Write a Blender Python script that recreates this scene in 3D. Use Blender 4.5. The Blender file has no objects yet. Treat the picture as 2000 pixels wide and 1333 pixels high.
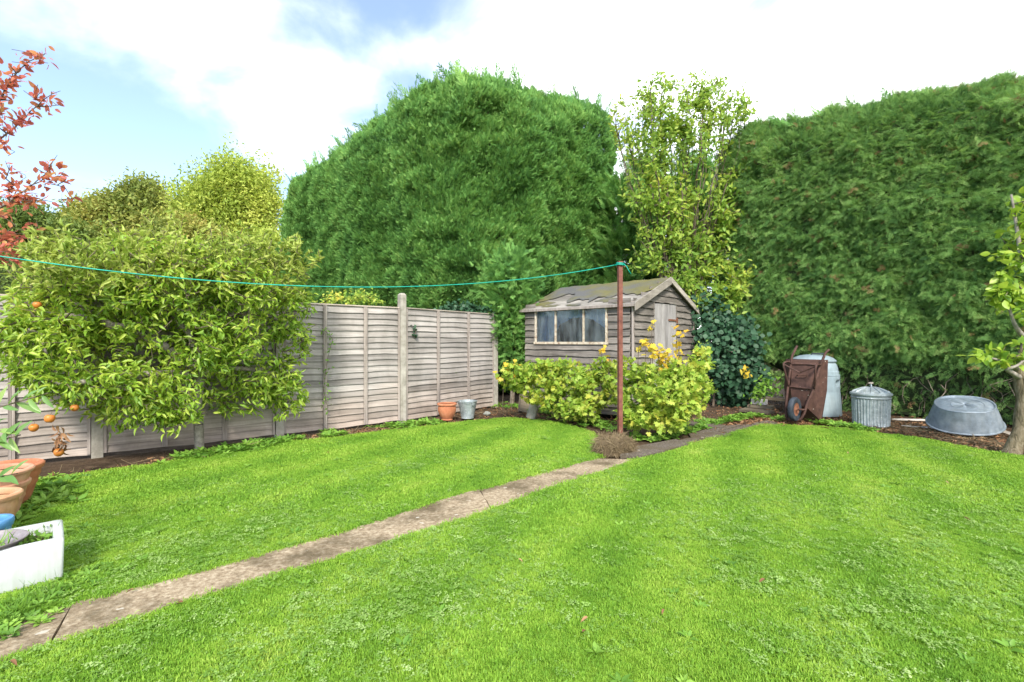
import bpy, math, random
import numpy as np
from mathutils import Vector, Matrix, noise

random.seed(7)
rng = np.random.default_rng(7)
R = math.radians
scn = bpy.context.scene
col = scn.collection

# ------------------------------------------------------------------ camera, sky, sun, exposure
F, H, CX, CY = 920.0, 1.32, 1000.0, 666.5
cam = bpy.data.cameras.new('camera')
cam.sensor_width = 36
cam.lens = 36 * F / 2000
cam.clip_start = 0.05
cam.clip_end = 3000
cam_o = bpy.data.objects.new('camera', cam)
col.objects.link(cam_o)
cam_o.location = (0, 0, H)
cam_o.rotation_euler = (R(90), 0, 0)
scn.camera = cam_o

SUN_EL, SUN_AZ = R(42), R(181)          # azimuth clockwise from +Y: soft light comes from behind the camera
world = bpy.data.worlds.new('World')
scn.world = world
world.use_nodes = True
wn, wl = world.node_tree.nodes, world.node_tree.links
wn.clear()
w_out = wn.new('ShaderNodeOutputWorld')
w_bg = wn.new('ShaderNodeBackground')
w_bg.inputs['Strength'].default_value = 0.15
sky = wn.new('ShaderNodeTexSky')
sky.sky_type = 'NISHITA'
sky.sun_disc = False
sky.sun_elevation = SUN_EL
sky.sun_rotation = SUN_AZ
sky.air_density = 0.9
sky.dust_density = 0.6
tc = wn.new('ShaderNodeTexCoord')
mp = wn.new('ShaderNodeMapping')
mp.inputs['Scale'].default_value = (1.5, 1.5, 3.4)
mp.inputs['Location'].default_value = (6.5, 3.1, 1.1)
nz = wn.new('ShaderNodeTexNoise')
nz.inputs['Scale'].default_value = 1.6
nz.inputs['Detail'].default_value = 9
nz.inputs['Roughness'].default_value = 0.50
nz.inputs['Distortion'].default_value = 0.35
wl.new(tc.outputs['Generated'], mp.inputs['Vector'])
wl.new(mp.outputs['Vector'], nz.inputs['Vector'])
sep = wn.new('ShaderNodeSeparateXYZ')
wl.new(tc.outputs['Generated'], sep.inputs[0])
mad = wn.new('ShaderNodeMath'); mad.operation = 'MULTIPLY_ADD'
wl.new(sep.outputs['X'], mad.inputs[0]); mad.inputs[1].default_value = 0.26
wl.new(nz.outputs['Fac'], mad.inputs[2])
rmp = wn.new('ShaderNodeMapRange'); rmp.interpolation_type = 'SMOOTHSTEP'
wl.new(mad.outputs[0], rmp.inputs['Value'])
rmp.inputs['From Min'].default_value = 0.34
rmp.inputs['From Max'].default_value = 0.72
mx = wn.new('ShaderNodeMix'); mx.data_type = 'RGBA'
wl.new(rmp.outputs[0], mx.inputs['Factor'])
skm = wn.new('ShaderNodeMix'); skm.data_type = 'RGBA'; skm.inputs['Factor'].default_value = 0.05   # thin high veil over the blue
wl.new(sky.outputs['Color'], skm.inputs['A']); skm.inputs['B'].default_value = (8, 8.4, 8.9, 1)
wl.new(skm.outputs['Result'], mx.inputs['A'])
mx.inputs['B'].default_value = (7.4, 7.5, 7.7, 1)
wl.new(mx.outputs['Result'], w_bg.inputs['Color'])
wl.new(w_bg.outputs[0], w_out.inputs[0])

sun = bpy.data.lights.new('sun', 'SUN')
sun.energy = 2.6
sun.angle = R(10)
sun.color = (1.0, 0.93, 0.82)
sun_o = bpy.data.objects.new('sun', sun)
col.objects.link(sun_o)
sd = Vector((math.sin(SUN_AZ) * math.cos(SUN_EL), math.cos(SUN_AZ) * math.cos(SUN_EL), math.sin(SUN_EL)))
sun_o.rotation_euler = sd.to_track_quat('Z', 'Y').to_euler()
scn.view_settings.view_transform = 'Standard'
scn.view_settings.look = 'None'
scn.view_settings.exposure = 1.28
scn.view_settings.gamma = 1
scn.view_settings.use_curve_mapping = False
scn.cycles.max_bounces = 6
scn.cycles.diffuse_bounces = 3
scn.cycles.transmission_bounces = 4
scn.cycles.transparent_max_bounces = 8

# ------------------------------------------------------------------ helpers
def G(px, py, z=0.0):
    Y = F * (H - z) / (py - CY)
    return Vector(((px - CX) * Y / F, Y, z))

def A(px, py, Y):
    return Vector(((px - CX) * Y / F, Y, H - (py - CY) * Y / F))

def tag(o, label=None, cat=None, group=None, kind=None):
    if label: o['label'] = label
    if cat: o['category'] = cat
    if group: o['group'] = group
    if kind: o['kind'] = kind
    return o

def empty(name, loc=(0, 0, 0), rz=0.0):
    o = bpy.data.objects.new(name, None)
    o.empty_display_size = 0.1
    o.location = loc
    o.rotation_euler = (0, 0, rz)
    col.objects.link(o)
    return o

def link(name, me, mat=None, parent=None, loc=(0, 0, 0), rot=(0, 0, 0), scale=(1, 1, 1)):
    o = bpy.data.objects.new(name, me)
    if mat and not me.materials:
        me.materials.append(mat)
    o.location = loc; o.rotation_euler = rot; o.scale = scale
    o.parent = parent
    col.objects.link(o)
    return o

def np_mesh(name, V, Fc, smooth=False, tint=None):
    """V (n,3); Fc (m,k) faces of one size."""
    me = bpy.data.meshes.new(name)
    V = np.asarray(V, dtype=np.float32); Fc = np.asarray(Fc, dtype=np.int32)
    m, k = Fc.shape
    me.vertices.add(len(V)); me.vertices.foreach_set('co', V.ravel())
    me.loops.add(m * k); me.loops.foreach_set('vertex_index', Fc.ravel())
    me.polygons.add(m); me.polygons.foreach_set('loop_start', np.arange(0, m * k, k, dtype=np.int32))
    me.update(calc_edges=True)
    if smooth:
        me.polygons.foreach_set('use_smooth', np.ones(m, dtype=bool))
    if tint is not None:
        a = me.attributes.new('tint', 'FLOAT', 'POINT')
        a.data.foreach_set('value', np.asarray(tint, dtype=np.float32))
    return me

class MB:
    def __init__(s): s.v = []; s.f = []
    def add(s, vs, fs):
        n = len(s.v); s.v += [tuple(v) for v in vs]; s.f += [tuple(i + n for i in f) for f in fs]
    def box(s, x0, x1, y0, y1, z0, z1):
        s.add([(x0,y0,z0),(x1,y0,z0),(x1,y1,z0),(x0,y1,z0),(x0,y0,z1),(x1,y0,z1),(x1,y1,z1),(x0,y1,z1)],
              [(3,2,1,0),(4,5,6,7),(0,1,5,4),(1,2,6,5),(2,3,7,6),(3,0,4,7)])
    def tube(s, pts, r, n=8, cap=True):
        pts = [Vector(p) for p in pts]
        rs = r if isinstance(r, (list, tuple)) else [r] * len(pts)
        base = len(s.v); up = Vector((0.01, 0.02, 1)).normalized()
        for i, p in enumerate(pts):
            d = (pts[min(i+1, len(pts)-1)] - pts[max(i-1, 0)]).normalized()
            if abs(d.dot(up)) > .95: a = d.cross(Vector((1, 0, .01))).normalized()
            else: a = d.cross(up).normalized()
            if i and a.dot(pa) < 0 and abs(d.dot(up)) > .9: a = -a
            if i: a = (pa - d * pa.dot(d)).normalized()
            pa = a; b = d.cross(a)
            for k in range(n):
                t = 2 * math.pi * k / n
                s.v.append(tuple(p + (a * math.cos(t) + b * math.sin(t)) * rs[i]))
        for i in range(len(pts) - 1):
            for k in range(n):
                a0 = base + i*n + k; a1 = base + i*n + (k+1) % n
                s.f.append((a0, a1, a1 + n, a0 + n))
        if cap:
            s.f.append(tuple(base + k for k in reversed(range(n))))
            e = base + (len(pts)-1)*n
            s.f.append(tuple(e + k for k in range(n)))
    def lathe(s, prof, n=32, mod=None, cap0=True, cap1=False):
        base = len(s.v)
        for j, (r, z) in enumerate(prof):
            for k in range(n):
                t = 2*math.pi*k/n
                rr, zz = (r, z) if mod is None else mod(r, z, t, j)
                s.v.append((rr*math.cos(t), rr*math.sin(t), zz))
        for j in range(len(prof)-1):
            for k in range(n):
                a0 = base + j*n + k; a1 = base + j*n + (k+1) % n
                s.f.append((a0, a1, a1+n, a0+n))
        if cap0: s.f.append(tuple(base + k for k in reversed(range(n))))
        if cap1: s.f.append(tuple(base + (len(prof)-1)*n + k for k in range(n)))
    def mesh(s, name, smooth=False, angle=None):
        me = bpy.data.meshes.new(name)
        me.from_pydata(s.v, [], s.f); me.update()
        if smooth:
            me.polygons.foreach_set('use_smooth', [True]*len(me.polygons))
            if angle: me.set_sharp_from_angle(angle=R(angle))
        return me
    def build(s, name, mat, parent=None, loc=(0,0,0), rot=(0,0,0), smooth=False, angle=None):
        return link(name, s.mesh(name, smooth, angle), mat, parent, loc, rot)

# ------------------------------------------------------------------ materials
def new_mat(name):
    m = bpy.data.materials.new(name); m.use_nodes = True
    nt = m.node_tree; nt.nodes.clear()
    return m, nt.nodes, nt.links

def ramp(nodes, stops):
    r = nodes.new('ShaderNodeValToRGB'); e = r.color_ramp.elements
    while len(e) > 1: e.remove(e[0])
    e[0].position = stops[0][0]; e[0].color = (*stops[0][1], 1)
    for p, c in stops[1:]:
        x = e.new(p); x.color = (*c, 1)
    return r

def mnoise(nodes, links, scale, detail=5, rough=.55, coord='Object', stretch=(1,1,1), dist=0, offset=True):
    t = nodes.new('ShaderNodeTexCoord'); m = nodes.new('ShaderNodeMapping')
    m.inputs['Scale'].default_value = stretch
    if coord == 'World':
        g = nodes.new('ShaderNodeNewGeometry'); links.new(g.outputs['Position'], m.inputs['Vector'])
    else:
        links.new(t.outputs[coord], m.inputs['Vector'])
    if offset:
        oi = nodes.new('ShaderNodeObjectInfo'); mu = nodes.new('ShaderNodeMath'); mu.operation = 'MULTIPLY'
        mu.inputs[1].default_value = 37.0; links.new(oi.outputs['Random'], mu.inputs[0])
        links.new(mu.outputs[0], m.inputs['Location'])
    n = nodes.new('ShaderNodeTexNoise')
    n.inputs['Scale'].default_value = scale; n.inputs['Detail'].default_value = detail
    n.inputs['Roughness'].default_value = rough; n.inputs['Distortion'].default_value = dist
    links.new(m.outputs[0], n.inputs['Vector'])
    return n

def mixc(nodes, links, fac, a, b, mode='MIX'):
    m = nodes.new('ShaderNodeMix'); m.data_type = 'RGBA'; m.blend_type = mode
    for s, v in (('Factor', fac), ('A', a), ('B', b)):
        if isinstance(v, (int, float)): m.inputs[s].default_value = v
        elif isinstance(v, tuple): m.inputs[s].default_value = (*v, 1)
        else: links.new(v, m.inputs[s])
    return m.outputs['Result']

def math_(nodes, links, op, a, b=0.0, c=None, clamp=False):
    m = nodes.new('ShaderNodeMath'); m.operation = op; m.use_clamp = clamp
    for i, v in enumerate((a, b, c)):
        if v is None: continue
        if isinstance(v, (int, float)): m.inputs[i].default_value = v
        else: links.new(v, m.inputs[i])
    return m.outputs[0]

def finish(m, nodes, links, color, rough=.7, metal=0.0, spec=.4, bump=None, bdist=.01, bstr=.5):
    o = nodes.new('ShaderNodeOutputMaterial'); p = nodes.new('ShaderNodeBsdfPrincipled')
    if isinstance(color, tuple): p.inputs['Base Color'].default_value = (*color, 1)
    else: links.new(color, p.inputs['Base Color'])
    if isinstance(rough, (int, float)): p.inputs['Roughness'].default_value = rough
    else: links.new(rough, p.inputs['Roughness'])
    p.inputs['Metallic'].default_value = metal; p.inputs['Specular IOR Level'].default_value = spec
    if bump is not None:
        b = nodes.new('ShaderNodeBump'); b.inputs['Distance'].default_value = bdist; b.inputs['Strength'].default_value = bstr
        links.new(bump, b.inputs['Height']); links.new(b.outputs[0], p.inputs['Normal'])
    links.new(p.outputs[0], o.inputs[0])
    return m

def leaf_mat(name, stops, transl=.35, rough=.5, nscale=.9, nmix=.45, spec=.3, tr_tint=(1.0, 1.0, .55), bands=None):
    """per-leaf tint (random + 'tint' attribute) blended with slow world noise -> colour ramp"""
    m, nd, lk = new_mat(name)
    oi = nd.new('ShaderNodeObjectInfo'); at = nd.new('ShaderNodeAttribute'); at.attribute_name = 'tint'
    s = math_(nd, lk, 'ADD', oi.outputs['Random'], at.outputs['Fac'])
    s = math_(nd, lk, 'FRACT', s)
    n = mnoise(nd, lk, nscale, 3, .6, 'World', offset=False)
    nn = nd.new('ShaderNodeMapRange'); nn.inputs['From Min'].default_value = .3; nn.inputs['From Max'].default_value = .7
    lk.new(n.outputs['Fac'], nn.inputs['Value'])
    nv = nn.outputs[0]
    if bands:       # mower passes: long curved strips of slightly different growth
        g = nd.new('ShaderNodeNewGeometry'); vr = nd.new('ShaderNodeVectorRotate'); vr.rotation_type = 'Z_AXIS'; vr.inputs['Angle'].default_value = bands
        lk.new(g.outputs['Position'], vr.inputs['Vector'])
        wv = nd.new('ShaderNodeTexWave'); wv.inputs['Scale'].default_value = .42; wv.inputs['Distortion'].default_value = 2.5; wv.inputs['Detail'].default_value = 1; wv.inputs['Detail Scale'].default_value = .35
        lk.new(vr.outputs[0], wv.inputs['Vector'])
        nv = math_(nd, lk, 'ADD', math_(nd, lk, 'MULTIPLY', nv, .65), math_(nd, lk, 'MULTIPLY', wv.outputs['Fac'], .38))
    f = nd.new('ShaderNodeMix'); f.inputs['Factor'].default_value = nmix
    lk.new(s, f.inputs['A']); lk.new(nv, f.inputs['B'])
    r = ramp(nd, stops); lk.new(f.outputs['Result'], r.inputs['Fac'])
    o = nd.new('ShaderNodeOutputMaterial'); p = nd.new('ShaderNodeBsdfPrincipled'); t = nd.new('ShaderNodeBsdfTranslucent')
    lk.new(r.outputs[0], p.inputs['Base Color']); p.inputs['Roughness'].default_value = rough
    p.inputs['Specular IOR Level'].default_value = spec
    tcx = mixc(nd, lk, 1.0, r.outputs[0], tr_tint, 'MULTIPLY'); 
    g = nd.new('ShaderNodeGamma'); g.inputs['Gamma'].default_value = .8; lk.new(tcx, g.inputs['Color'])
    lk.new(g.outputs[0], t.inputs['Color'])
    ms = nd.new('ShaderNodeMixShader'); ms.inputs['Fac'].default_value = transl
    lk.new(p.outputs[0], ms.inputs[1]); lk.new(t.outputs[0], ms.inputs[2]); lk.new(ms.outputs[0], o.inputs[0])
    return m

def wood_mat(name, dark, mid, light, warm=None, rough=.85, grain=60, axis=0, bstr=.6):
    """grain along the board's own long axis; warm = tint multiplied in towards the ground"""
    m, nd, lk = new_mat(name)
    st = [1.0, 1.0, 1.0]; st[axis] = .04
    g = mnoise(nd, lk, grain, 6, .65, 'Object', tuple(st), .3)
    b = mnoise(nd, lk, 3.0, 4, .6, 'Object', tuple([1 if i != axis else .5 for i in range(3)]))
    r = ramp(nd, [(.28, dark), (.5, mid), (.75, light)])
    f = math_(nd, lk, 'ADD', math_(nd, lk, 'MULTIPLY', g.outputs['Fac'], .6), math_(nd, lk, 'MULTIPLY', b.outputs['Fac'], .4))
    lk.new(f, r.inputs['Fac'])
    oi = nd.new('ShaderNodeObjectInfo')
    v = math_(nd, lk, 'MULTIPLY_ADD', oi.outputs['Random'], .45, .80)
    c = mixc(nd, lk, 1.0, r.outputs[0], v, 'MULTIPLY')
    k = mnoise(nd, lk, 5, 2, .4, 'Object', tuple([1 if i != axis else .35 for i in range(3)]))
    kn = ramp(nd, [(.70, (0,0,0)), (.76, (1,1,1))]); lk.new(k.outputs['Fac'], kn.inputs['Fac'])
    c = mixc(nd, lk, math_(nd, lk, 'MULTIPLY', kn.outputs[0], .5), c, dark)
    ws = mnoise(nd, lk, 1.7, 6, .7, 'World', (1, 1, .55), offset=False); wr = ramp(nd, [(.35, (.62, .62, .60)), (.58, (1.05, 1.05, 1.05))]); lk.new(ws.outputs['Fac'], wr.inputs['Fac'])
    c = mixc(nd, lk, .8, c, wr.outputs[0], 'MULTIPLY')
    if warm:
        ge = nd.new('ShaderNodeNewGeometry'); sp = nd.new('ShaderNodeSeparateXYZ'); lk.new(ge.outputs['Position'], sp.inputs[0])
        wn_ = mnoise(nd, lk, 1.3, 3, .6, 'World', offset=False)
        mr = nd.new('ShaderNodeMapRange'); mr.inputs['From Min'].default_value = .75; mr.inputs['From Max'].default_value = .0
        lk.new(math_(nd, lk, 'ADD', sp.outputs['Z'], math_(nd, lk, 'MULTIPLY_ADD', wn_.outputs['Fac'], .8, -.4)), mr.inputs['Value'])
        c = mixc(nd, lk, math_(nd, lk, 'MULTIPLY', mr.outputs[0], .75), c, mixc(nd, lk, 1.0, c, warm, 'MULTIPLY'))
    return finish(m, nd, lk, c, rough, 0, .2, f, .004, bstr)

def rusty_mat(name, a, b, c, scale=12, rough=.8, metal=0.0, sp=None, grime=.45):
    m, nd, lk = new_mat(name)
    n = mnoise(nd, lk, scale, 8, .65); r = ramp(nd, [(.3, a), (.52, b), (.75, c)]); lk.new(n.outputs['Fac'], r.inputs['Fac'])
    colr = r.outputs[0]
    n2 = mnoise(nd, lk, scale*8, 4, .6)
    st = mnoise(nd, lk, 9, 5, .7, 'Object', (1, 1, .12)); sr_ = ramp(nd, [(.38, (.60, .56, .50)), (.60, (1, 1, 1))]); lk.new(st.outputs['Fac'], sr_.inputs['Fac'])
    colr = mixc(nd, lk, grime, colr, sr_.outputs[0], 'MULTIPLY')
    if sp:
        n3 = mnoise(nd, lk, sp[1], 2, .5); r3 = ramp(nd, [(sp[2], (0,0,0)), (sp[2]+.03, (1,1,1))]); lk.new(n3.outputs['Fac'], r3.inputs['Fac'])
        colr = mixc(nd, lk, r3.outputs[0], colr, sp[0])
    return finish(m, nd, lk, colr, rough, metal, .35, n2.outputs['Fac'], .003, .5)

M = {}
M['fence'] = wood_mat('fence_wood', (.13, .118, .108), (.29, .268, .25), (.455, .43, .41), warm=(1.0, .86, .76), grain=45)
M['fence_edge'] = wood_mat('batten_wood', (.12, .10, .09), (.30, .26, .235), (.46, .41, .37), axis=2, grain=40)
M['cap'] = wood_mat('cap_wood', (.25, .21, .18), (.44, .38, .33), (.6, .53, .47), grain=40)
M['shed'] = wood_mat('shed_wood', (.045, .04, .036), (.17, .152, .135), (.36, .33, .295), grain=50, bstr=1.0)
M['door'] = wood_mat('door_wood', (.14, .13, .13), (.32, .305, .30), (.5, .48, .47), axis=2, grain=50, bstr=1.0)
M['barge'] = wood_mat('barge_wood', (.16, .14, .12), (.36, .325, .28), (.52, .48, .42), grain=50)
M['old_timber'] = wood_mat('old_timber', (.05, .04, .03), (.15, .125, .09), (.28, .24, .17), grain=30)
M['stick'] = wood_mat('bleached_stick', (.3, .28, .25), (.5, .47, .42), (.65, .6, .55), grain=30)
M['concrete'] = rusty_mat('concrete_post', (.20, .19, .16), (.34, .32, .28), (.46, .44, .39), 9, .9)
M['terracotta'] = rusty_mat('terracotta', (.34, .12, .06), (.45, .17, .085), (.52, .25, .15), 6, .8)
M['terracotta_pale'] = rusty_mat('terracotta_pale', (.38, .18, .11), (.50, .26, .165), (.60, .37, .27), 6, .8)
M['terracotta_cream'] = rusty_mat('terracotta_cream', (.40, .20, .10), (.52, .29, .16), (.62, .40, .26), 6, .8)
M['galv'] = rusty_mat('galvanised_steel', (.21, .25, .26), (.33, .38, .40), (.48, .53, .55), 14, .5, .35, ((.62, .66, .68), 45, .66))
M['galv_blue'] = rusty_mat('zinc_bath', (.16, .20, .24), (.25, .30, .35), (.36, .41, .46), 8, .45, .35)
M['rust'] = rusty_mat('rusty_barrow', (.045, .024, .02), (.085, .043, .034), (.14, .072, .055), 10, .75, .1, ((.5, .42, .36), 22, .72))
M['rust_red'] = rusty_mat('red_rust_steel', (.10, .035, .025), (.18, .065, .045), (.24, .10, .07), 14, .7)
M['rust_orange'] = rusty_mat('orange_rust', (.13, .05, .03), (.20, .085, .05), (.26, .13, .08), 14, .7)
M['rubber'] = rusty_mat('tyre_rubber', (.018, .025, .035), (.035, .045, .06), (.06, .075, .09), 10, .7)
M['plastic_bin'] = rusty_mat('blue_grey_plastic', (.19, .25, .285), (.255, .33, .37), (.32, .40, .44), 3, .45)
M['ceramic'] = rusty_mat('white_glaze', (.42, .45, .46), (.50, .535, .54), (.56, .59, .60), 3, .22, 0, ((.25, .2, .16), 26, .76))
M['blue_plastic'] = rusty_mat('blue_pot_plastic', (.06, .20, .42), (.10, .28, .55), (.25, .42, .62), 9, .5)
M['bowl'] = rusty_mat('dark_bowl', (.14, .12, .125), (.22, .20, .21), (.34, .31, .31), 12, .5)
M['bark'] = rusty_mat('bark', (.09, .07, .05), (.20, .165, .125), (.36, .32, .26), 16, .95)
def bark_mat():
    m, nd, lk = new_mat('fissured_bark')
    n = mnoise(nd, lk, 16, 7, .7, 'World', (1, 1, .22), 1.2, False); n2 = mnoise(nd, lk, 5, 4, .6, 'World', offset=False)
    r = ramp(nd, [(.36, (.03, .022, .014)), (.5, (.16, .125, .085)), (.7, (.34, .29, .22))]); lk.new(n.outputs['Fac'], r.inputs['Fac'])
    c = mixc(nd, lk, math_(nd, lk, 'MULTIPLY', n2.outputs['Fac'], .5), r.outputs[0], (.17, .155, .09))
    return finish(m, nd, lk, c, .95, 0, .1, n.outputs['Fac'], .03, 1.0)
M['old_bark'] = bark_mat()
M['bark_grey'] = rusty_mat('grey_bark', (.13, .12, .10), (.26, .235, .20), (.42, .39, .35), 18, .95)
M['twig'] = rusty_mat('twig_bark', (.07, .055, .04), (.14, .11, .08), (.22, .18, .13), 16, .9)
M['core'] = rusty_mat('painted_hedge_shade', (.022, .034, .014), (.038, .058, .022), (.06, .07, .03), 6, .95)  # dark tone paints in the shade deep inside the foliage
M['twine'] = rusty_mat('green_line', (.0, .30, .21), (.0, .36, .26), (.02, .44, .33), 8, .5)
M['breeze'] = rusty_mat('pale_block', (.42, .40, .39), (.56, .53, .52), (.66, .63, .62), 20, .9)
M['stone'] = rusty_mat('grey_stone', (.16, .17, .16), (.25, .27, .25), (.36, .38, .36), 10, .9)
M['apple'] = rusty_mat('apple_skin', (.42, .15, .03), (.52, .19, .035), (.46, .06, .03), 5, .4)
M['dead_leaf'] = leaf_mat('dead_leaf', [(0, (.09,.04,.02)), (.4, (.20,.10,.05)), (.7, (.32,.18,.09)), (1, (.42,.30,.18))], .15, .8)
M['felt'] = None

def felt_mat():
    m, nd, lk = new_mat('roofing_felt')
    n = mnoise(nd, lk, 3.0, 8, .7, offset=False); n2 = mnoise(nd, lk, 60, 3, .6, offset=False)
    c = mixc(nd, lk, n2.outputs['Fac'], (.055, .057, .058), (.15, .15, .15))
    n3 = mnoise(nd, lk, 1.0, 8, .7, 'World', offset=False); r = ramp(nd, [(.42, (0,0,0)), (.62, (1,1,1))]); lk.new(n3.outputs['Fac'], r.inputs['Fac'])
    c = mixc(nd, lk, math_(nd, lk, 'MULTIPLY', r.outputs[0], .85), c, mixc(nd, lk, n.outputs['Fac'], (.09, .085, .03), (.18, .165, .05)))
    return finish(m, nd, lk, c, .95, 0, .1, n.outputs['Fac'], .02, .8)
M['felt'] = felt_mat()

def glass_mat():
    m, nd, lk = new_mat('dirty_glass')
    o = nd.new('ShaderNodeOutputMaterial'); gl = nd.new('ShaderNodeBsdfGlossy'); gl.inputs['Roughness'].default_value = .06
    tr = nd.new('ShaderNodeBsdfTransparent'); tr.inputs[0].default_value = (.82, .87, .9, 1)
    df = nd.new('ShaderNodeBsdfDiffuse'); df.inputs[0].default_value = (.30, .36, .38, 1)
    n = mnoise(nd, lk, 7, 6, .7, 'Object', (1, 1, .25)); r = ramp(nd, [(.4, (.04,)*3), (.75, (.4,)*3)]); lk.new(n.outputs['Fac'], r.inputs['Fac'])
    fr = nd.new('ShaderNodeFresnel'); fr.inputs[0].default_value = 1.5
    a = nd.new('ShaderNodeMixShader'); lk.new(fr.outputs[0], a.inputs[0]); lk.new(tr.outputs[0], a.inputs[1]); lk.new(gl.outputs[0], a.inputs[2])
    b = nd.new('ShaderNodeMixShader'); lk.new(r.outputs[0], b.inputs[0]); lk.new(a.outputs[0], b.inputs[1]); lk.new(df.outputs[0], b.inputs[2])
    lk.new(b.outputs[0], o.inputs[0])
    return m
M['glass'] = glass_mat()
M['sheet_blue'] = rusty_mat('blue_sheet', (.10, .22, .42), (.16, .34, .60), (.30, .48, .70), 2.5, .5)
M['frame_paint'] = rusty_mat('flaking_cream_paint', (.22, .12, .07), (.52, .46, .36), (.62, .57, .47), 16, .7)
M['dark'] = rusty_mat('painted_interior_dark', (.01,)*3, (.015,)*3, (.02,)*3, 3, .9)  # near-black colour stands in for the shade inside the shed

def soil_mat():
    m, nd, lk = new_mat('soil')
    n = mnoise(nd, lk, 9, 8, .7, 'World', offset=False); n2 = mnoise(nd, lk, 1.1, 4, .6, 'World', offset=False)
    r = ramp(nd, [(.3, (.035, .022, .014)), (.55, (.085, .055, .035)), (.75, (.17, .12, .08))]); lk.new(n.outputs['Fac'], r.inputs['Fac'])
    c = mixc(nd, lk, math_(nd, lk, 'MULTIPLY', n2.outputs['Fac'], .4), r.outputs[0], (.10, .075, .05))
    return finish(m, nd, lk, c, .95, 0, .1, n.outputs['Fac'], .05, 1.0)
M['soil'] = soil_mat()

def lawn_mat():
    m, nd, lk = new_mat('lawn_turf')
    n = mnoise(nd, lk, 55, 5, .7, 'World', offset=False); n2 = mnoise(nd, lk, 1.2, 4, .6, 'World', offset=False)
    r = ramp(nd, [(.3, (.08, .17, .015)), (.55, (.15, .29, .025)), (.8, (.24, .38, .05))]); lk.new(n.outputs['Fac'], r.inputs['Fac'])
    c = mixc(nd, lk, math_(nd, lk, 'MULTIPLY', n2.outputs['Fac'], .5), r.outputs[0], (.14, .20, .025))
    return finish(m, nd, lk, c, .9, 0, .1, n.outputs['Fac'], .03, 1.0)
M['lawn'] = lawn_mat()

def slab_mat(name, a, b, c_, moss):
    m, nd, lk = new_mat(name)
    n = mnoise(nd, lk, 38, 6, .75, 'World', offset=False); n2 = mnoise(nd, lk, 2.2, 6, .65, 'World', offset=False)
    r = ramp(nd, [(.34, a), (.52, b), (.70, c_)]); lk.new(n.outputs['Fac'], r.inputs['Fac'])
    r2 = ramp(nd, [(.46, (0,0,0)), (.62, (1,1,1))]); lk.new(n2.outputs['Fac'], r2.inputs['Fac'])
    c = mixc(nd, lk, math_(nd, lk, 'MULTIPLY', r2.outputs[0], moss), r.outputs[0], (.085, .065, .035))
    v = nd.new('ShaderNodeTexVoronoi'); v.inputs['Scale'].default_value = 60
    ge = nd.new('ShaderNodeNewGeometry'); lk.new(ge.outputs['Position'], v.inputs['Vector'])
    rv = ramp(nd, [(.0, (1,1,1)), (.18, (0,0,0))]); lk.new(v.outputs['Distance'], rv.inputs['Fac'])
    c = mixc(nd, lk, math_(nd, lk, 'MULTIPLY', rv.outputs[0], .35), c, (.5, .45, .36))
    n4 = mnoise(nd, lk, 11, 3, .5, 'World', offset=False); r4 = ramp(nd, [(.68, (0,0,0)), (.71, (1,1,1))]); lk.new(n4.outputs['Fac'], r4.inputs['Fac'])
    c = mixc(nd, lk, math_(nd, lk, 'MULTIPLY', r4.outputs[0], .8), c, (.48, .45, .38))
    return finish(m, nd, lk, c, .93, 0, .2, n.outputs['Fac'], .012, .9)
M['slab'] = slab_mat('path_concrete', (.16, .115, .07), (.32, .255, .17), (.50, .43, .32), .85)
M['slab_dark'] = slab_mat('path_concrete_dark', (.055, .045, .035), (.12, .10, .08), (.22, .19, .155), .6)

# foliage colours (raised above real albedo to brighten the render)
M['hedge_l'] = leaf_mat('leylandii_spray', [(0, (.045,.12,.035)), (.3, (.10,.25,.06)), (.65, (.20,.40,.10)), (1, (.34,.54,.15))], .34, .6, .7, .4, .15)
M['hedge_r'] = leaf_mat('thuja_spray', [(0, (.05,.13,.045)), (.35, (.14,.29,.08)), (.75, (.26,.44,.13)), (1, (.40,.56,.20))], .36, .6, 1.2, .3, .15)
M['apple_leaf'] = leaf_mat('apple_leaf', [(0, (.10,.22,.02)), (.3, (.20,.36,.035)), (.6, (.34,.49,.055)), (.85, (.48,.58,.09)), (.97, (.55,.54,.10)), (1, (.55,.34,.05))], .45, .42, 1.1, .4, .5)
M['apple_leaf_top'] = leaf_mat('apple_leaf_top', [(0, (.17,.28,.04)), (.4, (.30,.40,.06)), (.8, (.44,.50,.12)), (1, (.50,.50,.24))], .38, .5, 1.1, .4, .4)
M['currant'] = leaf_mat('currant_leaf', [(0, (.13,.25,.03)), (.35, (.26,.41,.05)), (.65, (.42,.52,.09)), (.9, (.58,.55,.09)), (1, (.6,.42,.04))], .42, .5, 2.2, .4)
M['currant_gold'] = leaf_mat('currant_leaf_gold', [(0, (.45,.40,.06)), (.5, (.62,.45,.04)), (1, (.68,.34,.03))], .35, .5)
M['shrub_leaf'] = leaf_mat('shrub_leaf', [(0, (.13,.26,.05)), (.4, (.25,.41,.07)), (.75, (.42,.53,.09)), (1, (.60,.56,.11))], .48, .5, 1.0, .45)
M['ivy'] = leaf_mat('ivy_leaf', [(0, (.014,.045,.02)), (.6, (.03,.085,.04)), (1, (.06,.13,.07))], .1, .5, 2, .4, .25)
M['red_leaf'] = leaf_mat('red_leaf', [(0, (.36,.08,.07)), (.45, (.54,.16,.11)), (.8, (.66,.30,.13)), (1, (.55,.45,.14))], .5, .45, 2, .3, tr_tint=(1, .8, .6))
M['weed'] = leaf_mat('weed_leaf', [(0, (.06,.15,.02)), (.5, (.14,.29,.035)), (1, (.26,.43,.07))], .3, .5, 3, .4)
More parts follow.
